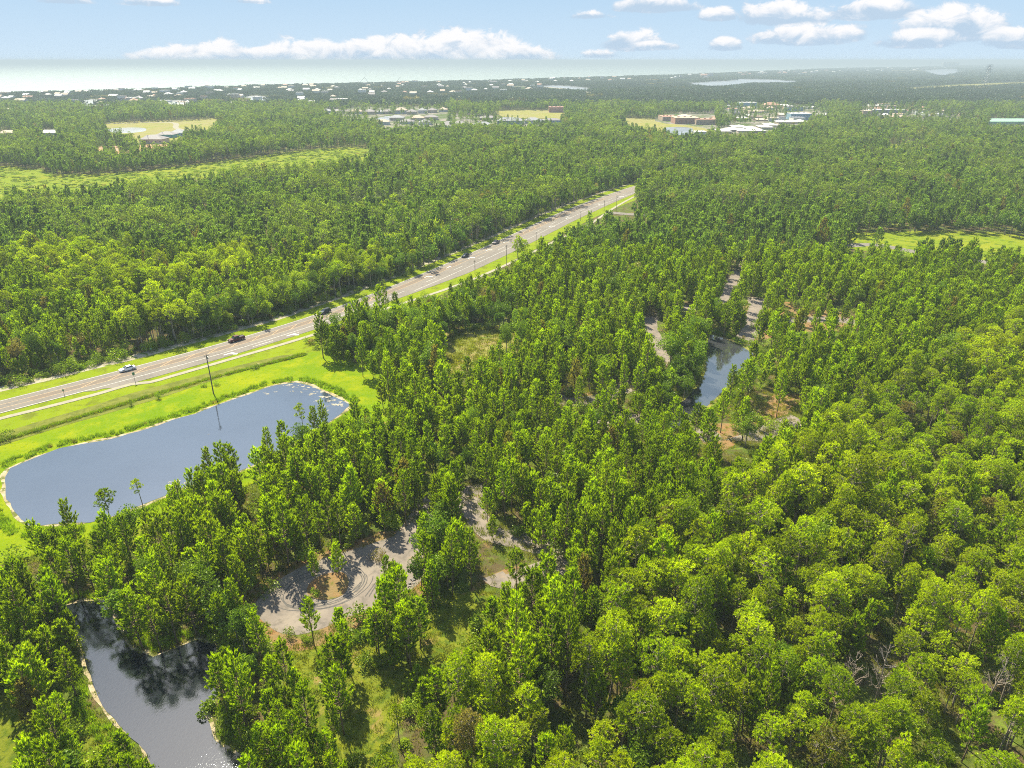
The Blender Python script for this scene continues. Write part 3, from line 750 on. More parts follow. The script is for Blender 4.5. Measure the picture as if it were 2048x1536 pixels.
# patches of distant wood, 36 m square, only used where a tree is about a pixel
def patch(seed, side, n, hmean, mixk):
    rng = np.random.default_rng(seed); V = []; S = []
    for i in range(n):
        x, y = rng.uniform(-side/2, side/2, 2); k = rng.random(); h = hmean*rng.uniform(.7, 1.25)
        cr = rng.uniform(2.4, 4.2)*(hmean/12)**.5
        m = 26
        if k < mixk:      # narrow pine
            q = unit(rng.normal(size=(m, 3))); c = np.array([x, y, h*.66])+q*np.array([cr*.7, cr*.7, h*.34])*rng.uniform(.5, 1.05, (m, 1))
        else:
            q = unit(rng.normal(size=(m, 3))); q[:, 2] = np.abs(q[:, 2])-.25; c = np.array([x, y, h*.6])+q*np.array([cr*1.15, cr*1.15, h*.36])*rng.uniform(.7, 1.05, (m, 1))
        t = leaf_tris(c, 1.05, rng, .8); V.append(t); S.append(np.clip(rng.uniform(0, .6)+rng.uniform(0, .4, len(t)), 0, 1))
    return np.concatenate(V), np.concatenate(S), None
regs('patch', [(*patch(300+i, 38, 44, 12, .6), M_dist if i % 2 else M_distb, M_bark, 12) for i in range(6)], 'l_')
regs('lowpatch', [(*patch(320+i, 38, 46, 7.0, .2), M_distb if i != 1 else M_dist, M_bark, 7) for i in range(4)], 'm_')
regs('grass', [(*grass_parts(400+i, .75, .7, 34), M_grassb, M_bark, 1) for i in range(3)], 'n_')
regs('reed', [(*grass_parts(410+i, .95, .55, 36, .1), M_reed, M_bark, 1) for i in range(3)], 'o_')
regs('brush', [(*bush_parts(420+i, .8, 2.6, 60, .5), M_brushl, M_bark, 1) for i in range(3)], 'p_')
assert [o.name for o in sorted(protos.objects, key=lambda o: o.name)] == ORDER

def points_object(name, rows, label, cat, kind='stuff'):
    """rows: (x,y,z,rot,scale,scalez,pid) -> one object that scatters plant shapes on its points"""
    A = np.array(rows, np.float32)
    me = bpy.data.meshes.new(name); me.vertices.add(len(A)); me.vertices.foreach_set('co', A[:, :3].ravel())
    for nm, ty, d in (('rot', 'FLOAT_VECTOR', np.stack([0*A[:,3], 0*A[:,3], A[:,3]], 1)), ('scl', 'FLOAT_VECTOR', np.stack([A[:,4], A[:,4], A[:,5]], 1)), ('pid', 'INT', A[:,6].astype(np.int32))):
        a = me.attributes.new(nm, ty, 'POINT'); a.data.foreach_set('vector' if ty == 'FLOAT_VECTOR' else 'value', d.ravel())
    o = link(name, me); g = bpy.data.node_groups.new(name, 'GeometryNodeTree')
    g.interface.new_socket('Geometry', in_out='INPUT', socket_type='NodeSocketGeometry'); g.interface.new_socket('Geometry', in_out='OUTPUT', socket_type='NodeSocketGeometry')
    N = g.nodes; i = N.new('NodeGroupInput'); ou = N.new('NodeGroupOutput'); ip = N.new('GeometryNodeInstanceOnPoints'); ci = N.new('GeometryNodeCollectionInfo')
    ci.inputs[0].default_value = protos; ci.inputs['Separate Children'].default_value = True; ci.inputs['Reset Children'].default_value = True
    g.links.new(i.outputs[0], ip.inputs['Points']); g.links.new(ci.outputs[0], ip.inputs['Instance']); ip.inputs['Pick Instance'].default_value = True
    for nm, ty, s_ in (('pid', 'INT', 'Instance Index'), ('rot', 'FLOAT_VECTOR', 'Rotation'), ('scl', 'FLOAT_VECTOR', 'Scale')):
        na = N.new('GeometryNodeInputNamedAttribute'); na.data_type = ty; na.inputs[0].default_value = nm
        g.links.new(na.outputs[0], ip.inputs[s_])
    g.links.new(ip.outputs[0], ou.inputs[0])
    md = o.modifiers.new("scatter", 'NODES'); md.node_group = g
    return tag(o, label, cat, None, kind)

# ================================================================ WHERE THE WOODS STAND
SEE = {   # ground that shows between the trees in the photo (picture outlines)
 'corridor': [(-200,838),(-80,800),(0,770),(125,734),(250,702),(370,686),(500,652),(650,606),(760,573),(850,538),(925,503),(1000,470),(1080,438),(1150,410),(1268,366),(1266,400),(1262,425),(1228,420),(1180,430),(1120,458),(1092,474),(1062,500),(1022,530),(960,546),(900,572),(850,585),(802,598),(775,588),(735,596),(705,598),(690,628),(648,634),(616,656),(598,690),(592,712),(640,716),(705,748),(768,772),(752,800),(700,820),(655,826),(640,812),(600,834),(540,860),(480,880),(432,904),(402,908),(386,948),(368,966),(342,985),(292,1000),(232,992),(200,1002),(180,1014),(150,1014),(100,1030),(45,1038),(0,1072),(-200,1110)],
 'cul': [(508,1212),(540,1175),(582,1142),(650,1116),(700,1100),(765,1088),(770,1112),(748,1130),(742,1165),(735,1205),(700,1228),(668,1240),(600,1255),(556,1264),(528,1240)],
 'cul2': [(808,1124),(832,1122),(838,1150),(812,1188),(795,1180)],
 'lane_a': [(845,985),(862,982),(868,1000),(848,1010),(838,1010)], 'lane_b': [(922,985),(945,984),(952,1022),(975,1062),(965,1072),(940,1062),(925,1040)], 'lane_c': [(985,1048),(1048,1070),(1050,1084),(1010,1080)],
 'lane_d': [(800,1060),(828,1050),(830,1062),(805,1085)], 'lane_e': [(980,1140),(1030,1130),(1010,1165),(985,1162)],
 'grass1': [(592,1296),(640,1282),(655,1310),(650,1345),(640,1392),(622,1400),(600,1330)], 'grass2': [(850,1232),(905,1205),(952,1185),(985,1196),(968,1216),(940,1250),(960,1280),(890,1290),(850,1300),(845,1270)],
 'grass3': [(700,1395),(760,1352),(806,1338),(832,1348),(800,1380),(780,1420),(756,1468),(700,1482),(690,1440)], 'grass4': [(-60,1395),(20,1400),(60,1440),(50,1490),(30,1540),(-60,1560)], 'grass5': [(190,1052),(222,1050),(220,1062),(192,1064)],
 'pond2': [(1418,678),(1440,686),(1490,704),(1480,724),(1466,738),(1434,780),(1408,798),(1378,816),(1362,806),(1380,798),(1410,770),(1416,735)],
 'pond3': [(128,1214),(205,1208),(225,1240),(240,1290),(285,1318),(315,1330),(372,1288),(398,1300),(406,1345),(388,1392),(384,1440),(408,1478),(450,1512),(475,1545),(480,1640),(350,1640),(287,1502),(250,1462),(215,1424),(184,1368),(150,1272)],
 'meadow': [(884,700),(902,672),(960,664),(1030,668),(1034,684),(985,695),(960,716),(900,728)],
 'c1': [(1284,634),(1314,634),(1318,660),(1340,698),(1318,706),(1292,676)], 'c2': [(1462,546),(1488,541),(1470,582),(1448,606),(1440,592)], 'c3': [(1500,602),(1526,602),(1522,632),(1496,648)], 'c4': [(1640,634),(1716,642),(1714,652),(1640,648)],
 'c5': [(1156,796),(1184,788),(1184,802),(1160,812)], 'c6': [(1230,784),(1264,772),(1262,784),(1238,796)], 'c7': [(1402,852),(1432,858),(1430,880),(1404,874)], 'c8': [(1450,872),(1478,868),(1472,896),(1450,902)], 'c9': [(1510,868),(1566,850),(1560,864),(1518,880)], 'c10': [(1562,792),(1596,796),(1590,816),(1562,812)], 'c11': [(1360,616),(1398,614),(1396,626),(1362,630)],
 'right': [(1684,474),(1740,470),(1860,466),(1960,470),(2040,478),(2300,492),(2300,504),(2060,498),(1980,492),(1900,484),(1880,486),(1850,480),(1832,498),(1815,500),(1800,488),(1745,484),(1735,494),(1705,494)], 'right2': [(1948,516),(1962,516),(1962,528),(1948,526)],
 'street': [(1222,422),(1262,426),(1300,430),(1296,436),(1240,434)],
 'brush': [(-200,322),(0,334),(85,341),(110,354),(200,351),(330,338),(480,320),(600,304),(735,296),(745,312),(700,320),(600,334),(480,342),(400,348),(300,364),(200,372),(100,380),(0,386),(-200,392)],
 'village': [(208,248),(340,243),(440,238),(428,254),(372,258),(355,275),(280,272),(215,258)], 'dirt': [(192,294),(262,295),(330,284),(336,291),(245,301),(195,302)], 'vh': [(282,270),(362,262),(366,284),(286,290)], 'vh2': [(0,262),(26,262),(28,272),(0,272)], 'vh3': [(86,264),(114,264),(114,272),(86,272)],
 'sport': [(985,221),(1128,221),(1130,232),(1110,236),(1040,237),(1010,231)], 'pasture': [(1236,236),(1320,240),(1400,252),(1452,260),(1400,264),(1340,262),(1270,252)], 'terra': [(1325,228),(1430,228),(1430,249),(1390,250),(1330,242)],
 'whites': [(1436,262),(1470,250),(1560,250),(1550,262),(1500,268),(1445,268)], 'whites2': [(1556,241),(1612,241),(1608,249),(1560,249)], 'blue': [(1580,230),(1620,230),(1620,239),(1580,240)], 'green': [(1976,240),(2060,244),(2060,252),(1976,248)],
 'w1': [(160,199),(199,199),(198,210),(172,213),(162,206)], 'w2': [(332,204),(358,200),(380,202),(380,208),(340,211)], 'w3': [(480,193),(525,191),(546,203),(536,208),(520,201),(482,197)], 'w4': [(1075,172),(1128,171),(1192,177),(1178,180),(1120,176)],
 'w5': [(1365,167),(1450,162),(1478,158),(1570,160),(1605,164),(1500,165),(1440,172),(1412,171)], 'w6': [(1840,141),(1900,138),(1935,140),(1910,149),(1872,149)], 'w7': [(752,238),(785,233),(800,234),(768,243)], 'w8': [(1325,255),(1388,255),(1375,266),(1345,266)], 'w9': [(210,258),(290,255),(288,262),(226,264)],
 'clear': [(1772,294),(1840,290),(1850,306),(1800,308),(1772,306)], 'cut': [(1810,177),(1870,173),(1900,170),(2060,164),(2060,168),(1890,176),(1812,181)], 'estate': [(750,236),(880,228),(1000,236),(1120,236),(1125,248),(900,250),(760,258)],
 'road_far': [(1030,172),(1080,173),(1140,179),(1188,186),(1186,188),(1130,182),(1078,176),(1030,175)],
 'centre': [(1450,214),(1600,212),(1640,218),(1660,232),(1540,236),(1440,232)], 'dev': [(640,222),(700,215),(880,213),(900,228),(860,236),(760,240),(700,236)], 'school': [(1720,214),(1770,212),(1880,228),(1960,238),(1880,240),(1770,236),(1720,232)]}
SEE.update(dead1=[(1705,1305),(1785,1300),(1785,1385),(1725,1415),(1680,1390)], dead2=[(1930,1350),(1990,1350),(1990,1420),(1930,1430)], open1=[(1120,765),(1275,765),(1285,825),(1130,835)], open2=[(1380,828),(1600,780),(1612,850),(1450,925),(1385,905)], open3=[(1480,590),(1560,590),(1740,618),(1740,665),(1560,690),(1480,680)], open4=[(980,1035),(1120,1085),(1130,1165),(975,1185),(955,1130)])
SEE['cul_b'] = [(600,1205),(600,1262),(560,1268),(520,1240)]
SPARSE = {'dead1': .06, 'dead2': .6, 'open1': .4, 'open2': .4, 'open3': .42, 'open4': .4, 'estate': .12, 'centre': .12, 'dev': .12, 'school': .14, 'clear': .25, 'road_far': .25, 'vh': .08, 'grass2': .05}
SHEETS = [p1, wob(POND2, .6, 3, 4), wob(POND3, .35, 1.6, 6), CUL, grow([(p.x, p.y) for p in far]+[(p.x, p.y) for p in reversed(offset_line(far, wid+1.5))], 1.0)]
SOLID = []      # building footprints, filled by the buildings (ground outlines)
def free(x, y, h, r, rng, sheets=True):
    """True where a plant of height h and crown radius r may stand"""
    ok = np.ones(len(x), bool)
    tests = [(0, 0), (0, .35), (0, .7), (0, .97), (-.55, .75), (.55, .75)]
    prs = [PJ(x+r*a, y, h*b) for a, b in tests]
    for k, poly in SEE.items():
        hit = np.zeros(len(x), bool)
        for px, py in prs: hit |= pip(px, py, poly)
        if k in SPARSE: hit &= rng.random(len(x)) > SPARSE[k]
        ok &= ~hit
    if sheets:
        for s_ in SHEETS: ok &= ~pip(x, y, s_)
        for s_ in SOLID: ok &= ~pip(x, y, s_)
    return ok
def lattice(y0, y1, s, rng, jit=.42, wide=.80, pad=30):
    ys = np.arange(y0, y1, s*.9); X = []; Y = []
    for j, yy in enumerate(ys):
        w = wide*yy+pad; xs = np.arange(-w, w, s)+(s/2 if j % 2 else 0)
        X.append(xs); Y.append(np.full(len(xs), yy))
    X = np.concatenate(X); Y = np.concatenate(Y)
    return X+rng.uniform(-jit, jit, len(X))*s, Y+rng.uniform(-jit, jit, len(X))*s
def fbm(x, y, s, seed):
    return np.array([noise.noise(Vector((a/s, b/s, seed))) for a, b in zip(x, y)])
MATURE = [[(1120,1700),(1130,1500),(1190,1290),(1300,1130),(1420,1040),(1560,950),(1680,860),(1860,770),(2048,650),(2300,560),(2500,1700)], [(790,1470),(900,1455),(1200,1440),(1200,1700),(760,1700)]]
BROADZ = [([(1100,440),(1260,395),(1330,440),(1300,500),(1180,560),(1080,560),(1020,560)], .6), ([(700,620),(900,590),(1080,640),(1040,700),(880,700),(820,760),(700,740),(610,700)], .55), ([(1330,700),(1400,680),(1410,780),(1340,860),(1320,800)], .7),
          ([(380,1180),(520,1240),(500,1400),(420,1340)], .5), ([(720,1120),(1000,1080),(1000,1200),(860,1200),(740,1190)], .35), ([(400,640),(700,560),(760,480),(900,440),(940,500),(760,580),(600,620),(420,690)], .6), ([(1030,380),(1280,320),(1340,340),(1260,380),(1100,420)], .6), ([(1680,470),(1700,430),(2100,430),(2100,480)], .7)]
YELLOW = [([(380,640),(520,590),(640,560),(740,520),(820,470),(900,470),(900,500),(760,560),(620,610),(420,680)], .6), ([(680,400),(840,400),(860,440),(700,450)], .5)]
OLIVE = [([(690,400),(830,398),(830,425),(700,425)], .8), ([(620,520),(720,500),(720,560),(640,570)], .2)]
# ================================================================ BUILDINGS
RC = dict(grey=(.22,.2,.21), dark=(.12,.11,.12), white=(.8,.78,.74), tan=(.5,.38,.28), terra=(.45,.25,.17), cream=(.62,.52,.4), teal=(.12,.42,.45), blue=(.3,.48,.62), pink=(.55,.3,.24), green=(.35,.55,.42), pale=(.6,.62,.62), slate=(.28,.29,.32))
def bm_(c, k='paint'): return simple(k+"_"+c, tuple(q*.72 for q in RC[c]), .7, .25, 0, .08, .4)
M_glass = simple("window_glass", (.05,.08,.1), .15, .6, 0, .2, .5)
def house(px0, px1, pyb, pyt, depth, roof, wc, rc, label, cat="house", group=None, rz=0.0, wins=True, name=None, storeys=1):
    """a building whose front stands at picture row pyb and spans px0..px1; its real size follows from its distance"""
    cx = (px0+px1)/2; x, y = G(cx, pyb); d = math.hypot(math.hypot(x, y), CH); wpx = d/CF
    w = (px1-px0)*wpx; h = max(3.0, (pyb-pyt)*wpx*1.0)
    y += depth/2
    t = empty(name or cat.replace(' ', '_'), (x, y, 0), rz); tag(t, label, cat, group)
    rh = 0 if roof == 'flat' else min(h*.45, depth*.28, w*.3); wh = h-rh
    SOLID.append([(x-w/2-3, y-depth/2-3), (x+w/2+3, y-depth/2-3), (x+w/2+3, y+depth/2+3), (x-w/2-3, y+depth/2+3)])
    mb = MB(); mb.box((0,0,wh/2), (w, depth, wh)); mb.build("wall", bm_(wc), t)
    mb = MB(); e = .6
    a, b = w/2+e, depth/2+e
    if roof == 'flat':
        mb.box((0,0,wh+.25), (w+.5, depth+.5, .5)); 
        for i in range(3): mb.box((w*(-.3+.28*i), depth*.1*(i-1), wh+1.0), (w*.07+.8, 2.2, 1.1))
    elif roof == 'gable':
        v = [(-a,-b,wh),(a,-b,wh),(a,b,wh),(-a,b,wh),(-a,0,wh+rh),(a,0,wh+rh)]
        mb.add(v, [(0,1,5,4),(2,3,4,5),(0,4,3),(1,2,5),(3,2,1,0)])
    else:
        k = max(0, a-b)
        v = [(-a,-b,wh),(a,-b,wh),(a,b,wh),(-a,b,wh),(-k,0,wh+rh),(k,0,wh+rh)]
        mb.add(v, [(0,1,5,4),(2,3,4,5),(0,4,3),(1,2,5),(3,2,1,0)])
        if w > 20:       # cross wing
            q = w*.16; ww = min(b*.8, q*1.2); c0 = -w*.24
            mb.add([(c0-ww,-b-1.5,wh),(c0+ww,-b-1.5,wh),(c0+ww,0,wh),(c0-ww,0,wh),(c0,-b*.35,wh+rh*.9),(c0,0,wh+rh*.9)], [(0,1,4),(1,2,5,4),(3,0,4,5)])
    mb.build("roof", bm_(rc, 'roof'), t)
    if wins:
        n = max(2, min(10, int(w/4.5)))
        for s_ in range(storeys):
            zc = wh*(s_+.52)/storeys
            for i in range(n):
                xx = -w/2+w*(i+.5)/n
                m = MB()
                if s_ == 0 and i == n//2 and n > 2: m.box((xx,-depth/2-.03,min(1.1, wh*.4)), (1.2,.12,min(2.2, wh*.8))); m.build("door", bm_('slate'), t)
                else: m.box((xx,-depth/2-.03,zc), (min(1.8, w/n*.5),.12,min(1.3, wh/storeys*.45))); m.build("window", M_glass, t)
    return t
H = house
gE = "grey roofed homes of the far estate"
H(0,26,273,264,14,'hip','cream','tan',"brown hipped-roof house at the left edge among the trees")
H(34,58,273,266,12,'hip','cream','grey',"grey-brown house second from the left edge beyond the brush strip")
H(88,112,271,263,14,'gable','white','white',"white gabled house alone in the trees left of the dry field")
H(124,136,271,266,12,'hip','cream','tan',"small tan-roofed house right of the white gabled house")
H(60,78,272,267,12,'hip','cream','tan',"low tan-roofed house left of the white gabled house")
H(283,322,288,274,20,'hip','cream','grey',"large house with grey hipped roof at the edge of the dry field")
H(316,345,276,266,16,'hip','teal','grey',"teal-walled house behind the large grey-roofed one by the dry field")
H(342,366,273,262,14,'hip','pale','slate',"slate-roofed house beside the pale street of the dry field")
H(112,123,199,191,12,'gable','cream','white',"white house standing alone in the wood below the bay inlet", wins=False)
H(116,124,226,219,12,'gable','white','white',"small bright white house in the trees left of the dry field",wins=False)
# estate
rs = random.Random(11)
for i, (a, b, y0, h_) in enumerate([(618,640,226,6),(642,660,226,7),(664,684,227,7),(700,722,228,8),(726,748,229,9),(752,768,228,7),(768,786,228,8),(790,812,228,11),(814,832,229,9),(836,852,227,10),(856,872,226,9),(878,894,224,8)]):
    H(a,b,y0,y0-h_,16,'hip','pale' if i % 2 else 'cream',('grey','slate','grey','tan')[i % 4],"%s of twelve houses in the back row of the far estate" % ("rightmost" if i == 11 else ORD[i]), group=gE, wins=False)
for i, (a, b, y0, h_) in enumerate([(690,704,250,6),(700,712,256,8),(752,776,250,10),(780,806,241,9),(800,826,248,8),(822,846,242,10),(838,862,250,9),(850,874,240,9)]):
    H(a,b,y0,y0-h_,16,'hip','cream' if i % 2 else 'pale',('slate','grey','tan')[i % 3],"%s of eight front row houses near the far estate's pond" % ("rightmost" if i == 7 else ORD[i]), group="front row homes of the far estate", wins=False)
H(880,935,257,245,22,'hip','pale','grey',"long grey-roofed apartment block nearest the wood in the far estate", "apartment block", storeys=2)
H(890,908,258,249,14,'hip','teal','grey',"small teal-fronted block left of the long grey apartment block", "apartment block", storeys=2)
H(945,985,260,246,20,'hip','teal','slate',"block with deep teal walls at the front edge of the estate", "apartment block", storeys=2)
H(996,1046,249,237,18,'hip','blue','slate',"pale blue three-storey apartment block below the sports field", "apartment block", storeys=3)
H(1050,1082,247,237,18,'hip','white','slate',"white and blue apartment block in line right of the pale blue one", "apartment block", storeys=3)
H(1086,1122,245,238,18,'hip','blue','grey',"grey-blue apartment block at the right end of the row below the sports field", "apartment block", storeys=2)
H(960,992,240,233,18,'hip','cream','grey',"cream block with a grey roof left of the sports field", "apartment block", storeys=2)
H(1099,1126,225,216,18,'flat','pink','pink',"pink block building at the right end of the sports field", "hall")
H(925,944,224,220,14,'gable','cream','tan',"tan barn-like house behind the clump of trees in the estate", wins=False)
# commercial quarter
H(1326,1352,242,235,40,'flat','tan','terra',"low terracotta wing at the left of the big terracotta hall", "store")
H(1352,1396,248,238,34,'flat','terra','tan',"big terracotta flat-roofed hall beside the dry pasture", "store", storeys=1)
H(1394,1434,249.5,241,30,'flat','tan','terra',"tan front hall joined to the right of the big terracotta hall", "store")
H(1360,1384,236,230,20,'hip','tan','cream',"cream-roofed upper pavilion behind the big terracotta hall", "store", wins=False)
H(1432,1462,241,234,30,'hip','cream','terra',"brick-red roofed shop right of the big terracotta hall", "store")
H(1481,1511,215,207,20,'flat','blue','white',"blue and white flat-roofed office behind the shops", "office", storeys=2)
H(1530,1560,217,207,26,'hip','tan','terra',"terracotta hipped building right of the blue and white office", "store")
H(1558,1584,217,210,20,'hip','cream','white',"pale hipped building at the right of the terracotta hipped one", "store")
H(1576,1604,222,216,18,'flat','blue','grey',"low blue-grey flat building behind the blue glass office", "office")
H(1583,1619,240,230,24,'flat','blue','pale',"blue glass-fronted office standing over the white roofs", "office", storeys=2)
H(1500,1522,226,221,14,'hip','cream','cream',"small cream pavilion in the middle of the shop car park", "store", wins=False)
for i, (a, b, y0) in enumerate([(1439,1462,267),(1458,1482,264),(1470,1496,259),(1478,1500,266),(1496,1518,262),(1506,1530,266),(1524,1546,259),(1536,1556,255)]):
    H(a,b,y0,y0-7,26,'hip','cream','white',"%s of eight white-roofed villas between wood and terracotta hall" % ("rightmost" if i == 7 else ORD[i]), group="white roofed villas", wins=False)
for i, (a, b, y0) in enumerate([(1558,1576,248),(1578,1594,248),(1596,1612,247)]):
    H(a,b,y0,y0-6,22,'hip','cream','white',"%s white-roofed villa in front of the blue glass office" % ("left", "middle", "right")[i], group="white roofed villas by the office", wins=False)
H(1390,1412,269,265,16,'flat','white','white',"small flat white building between pond and white-roofed villas", "shed", wins=False)
H(1636,1668,237,231,20,'flat','cream','white',"low cream building right of the blue glass office", "store", wins=False)
H(1740,1768,219,213,20,'flat','cream','white',"low white-roofed building furthest back in the right quarter", "school", wins=False)
H(1726,1742,235,225,20,'flat','tan','cream',"tan end block of the long low school", "school", wins=False)
H(1744,1806,229,222,24,'flat','slate','pale',"long low school with a pale flat roof and dark window band", "school")
H(1778,1818,238,232,20,'hip','cream','tan',"building with a long rounded tan roof in front of the low school", "school", wins=False)
H(1846,1860,236,229,16,'hip','cream','slate',"small slate-roofed building right of the tan rounded roof", "house", wins=False)
H(1878,1888,234,227,14,'hip','pale','slate',"tiny slate-roofed house last in line right of the school", "house", wins=False)
H(1954,1976,247,240,26,'flat','slate','grey',"grey flat-roofed workshop left of the long green shed", "workshop", wins=False)
H(1978,2048,249,241,26,'gable','green','green',"long pale green metal shed at the right edge", "shed", wins=False)
H(1910,1918,261,256,10,'gable','white','white',"tiny white cabin in the wood below the green shed", "cabin", wins=False)
rs = random.Random(31); SH = {}
for (x0_, x1_, y0_, y1_, n_, zone) in ((1452,1690,213,246,26,"of the shopping quarter"), (1700,1960,213,238,20,"round the low school")):
    pos = []
    for _ in range(400):
        if len(pos) >= n_: break
        a = rs.uniform(x0_, x1_); b = rs.uniform(y0_, y1_)
        if any(abs(a-c) < 13 and abs(b-d) < 3.5 for c, d in pos): continue
        gx_, gy_ = G(a, b)
        if any(pip([gx_], [gy_+8], s_)[0] for s_ in SOLID): continue
        pos.append((a, b)); wd_ = rs.uniform(8, 22); rc = rs.choice(['white','cream','tan','terra','grey','pale','slate']); ro = rs.choice(['flat','hip','gable'])
        t_ = house(a-wd_/2, a+wd_/2, b, b-rs.uniform(4, 6.5), rs.uniform(12, 22), ro, rs.choice(['cream','white','tan','pale']), rc, "x", "store", None, 0, False, "store")
        nm_ = "small %s-roofed building" % dict(white='white', cream='cream', tan='tan', terra='terracotta', grey='grey', pale='pale', slate='slate')[rc]
        SH.setdefault((nm_, zone), []).append((a, -b, t_))
def put_house(o, lb, gr):
    o["label"] = lb
    if gr: o["group"] = gr
    elif "group" in o: del o["group"]
for (one, zone), L_ in SH.items(): spread(L_, one, one+"s", zone, put_house)
# towers on the horizon
for i in range(7):
    a = 1886+i*4.6
    H(a,a+3.0,134.3,126.8+(i % 2)*.5,60,'flat','pale','grey',"%s of seven pale high-rise blocks on the horizon" % ("rightmost" if i == 6 else ORD[i]), "tower block", group="high-rise blocks on the horizon", wins=False)
# coastal town
rs = random.Random(21); n = 0
used = []; BH = {}
for _ in range(2600):
    if n >= 240: break
    px = rs.choice([rs.uniform(-60, 1000), rs.uniform(-60, 700), rs.uniform(700, 1420), rs.uniform(1400, 2000)])
    cy = float(np.interp(px, [-60,0,350,700,1050,1400,1700,1950], [193,190,178,168,160,149,136.5,131]))
    band = 40 if px < 700 else (26 if px < 1100 else 8)
    py = cy+1.5+band*rs.random()**1.25
    if any(pip([px], [py], SEE[k])[0] for k in SEE if k[0] == 'w' and len(k) == 2): continue
    if any(abs(px-a) < 5 and abs(py-b) < 1.8 for a, b in used): continue
    used.append((px, py)); n += 1
    x, y = G(px, py); wm = math.hypot(x, y)/CF; sz = rs.uniform(10, 24)*(1 if px < 1400 else 1.4); hh = rs.uniform(8, 12)*(1 if px < 1100 else 1.3)
    rc = rs.choice(['white','white','white','cream','grey','tan','terra','pale']); wc = rs.choice(['white','cream','white','pale'])
    ro = rs.choice(['hip','gable','hip','flat'])
    zone = ("by the left bay inlets" if px < 380 else "left of the shore cranes" if px < 720 else "right of the shore cranes" if px < 1100 else "beyond the long lagoon" if px < 1620 else "near the last pale lagoon")
    rw = dict(white='white-roofed', cream='cream-roofed', grey='grey-roofed', tan='tan-roofed', terra='terracotta-roofed', pale='pale grey-roofed')[rc]
    shp = dict(hip='hipped', gable='gabled', flat='flat')[ro]
    t_ = house(px-sz/2/wm, px+sz/2/wm, py, py-hh/wm, rs.uniform(12, 18), ro, wc, rc, "%s %s house %s" % (rw, shp, zone), "house", "%s %s houses %s" % (rw, shp, zone), 0, False, "beach_house")
    BH.setdefault(("%s %s house" % (rw, shp if shp != 'flat' else 'flat-topped'), zone), []).append((px, -py, t_))
def put_house(o, lb, gr):
    o["label"] = lb
    if gr: o["group"] = gr
    elif "group" in o: del o["group"]
for (one, zone), L_ in BH.items(): spread(L_, one, one+"s", zone, put_house)
# cranes, pylon, water tower
def beam(mb, a, b, r): mb.tube([a, b], [r, r], 4)
M_steel = simple("grey_steel", (.25,.27,.29), .5, .4, .6)
def crane(px, py, H_, L_, ang_, label, two=False):
    x, y = G(px, py); t = empty("crane", (x, y, 0)); tag(t, label, "crane")
    mb = MB(); mb.box((0,0,2), (9,7,4)); mb.build("cab", M_steel, t)
    mb = MB(); n = 10
    for s_ in (1, -1) if two else (1,):
        e = Vector((s_*math.cos(ang_)*L_, 0, math.sin(ang_)*L_))
        if s_ < 0: o0 = Vector((e.x*-1, 0, e.z)); e = Vector((o0.x+L_*.45, 0, 6))
        else: o0 = Vector((0,0,4))
        for dy in (-1.1, 1.1): beam(mb, o0+Vector((0,dy,0)), e+Vector((0,dy*.4,0)), .55); 
        for k in range(n):
            a = o0.lerp(e, k/n); b = o0.lerp(e, (k+1)/n); beam(mb, a+Vector((0,-1,0)), b+Vector((0,1,0)), .3)
    mb.build("jib", M_steel, t)
    if two:
        mb = MB(); beam(mb, Vector((0,0,4)), Vector((-7,0,16)), .5); mb.build("mast", M_steel, t)
crane(719,168,30,34,.85,"lattice crane with a folded double jib on the shore skyline", True)
crane(792,167,30,34,.9,"single slanting lattice crane right of the folded one")
x, y = G(1968,178); t = tag(empty("transmission_tower", (x, y, 0)), "tall dark lattice power tower rising over the far wood", "power tower")
mb = MB(); hT = 76
def tw(z): return 7.5*(1-z/hT)**.8+1.6
zz = [0,12,23,33,42,50,57,63,69,76]
for sx in (-1, 1):
    for sy in (-1, 1):
        for a, b in zip(zz, zz[1:]): beam(mb, Vector((sx*tw(a),sy*tw(a),a)), Vector((sx*tw(b),sy*tw(b),b)), .45)
for a, b in zip(zz, zz[1:]):
    for s_ in (-1, 1):
        beam(mb, Vector((-tw(a),s_*tw(a),a)), Vector((tw(b),s_*tw(b),b)), .3); beam(mb, Vector((tw(a),s_*tw(a),a)), Vector((-tw(b),s_*tw(b),b)), .3)
mb.build("lattice", M_steel, t)
mb = MB()
for z in (62, 69, 75): beam(mb, Vector((-13,0,z)), Vector((13,0,z)), .6); beam(mb, Vector((-13,0,z)), Vector((0,0,z+3)), .3); beam(mb, Vector((13,0,z)), Vector((0,0,z+3)), .3)
mb.build("crossarm", M_steel, t)
x, y = G(1859,133.5); t = tag(empty("water_tower", (x, y, 0)), "mushroom-shaped water tower left of the high-rise cluster on the horizon", "water tower")
mb = MB(); mb.tube([(0,0,0),(0,0,55)], [7,5], 8); mb.build("column", M_steel, t)
mb = MB(); mb.tube([(0,0,55),(0,0,60),(0,0,70),(0,0,75)], [6,20,20,6], 12); mb.build("tank", M_steel, t)

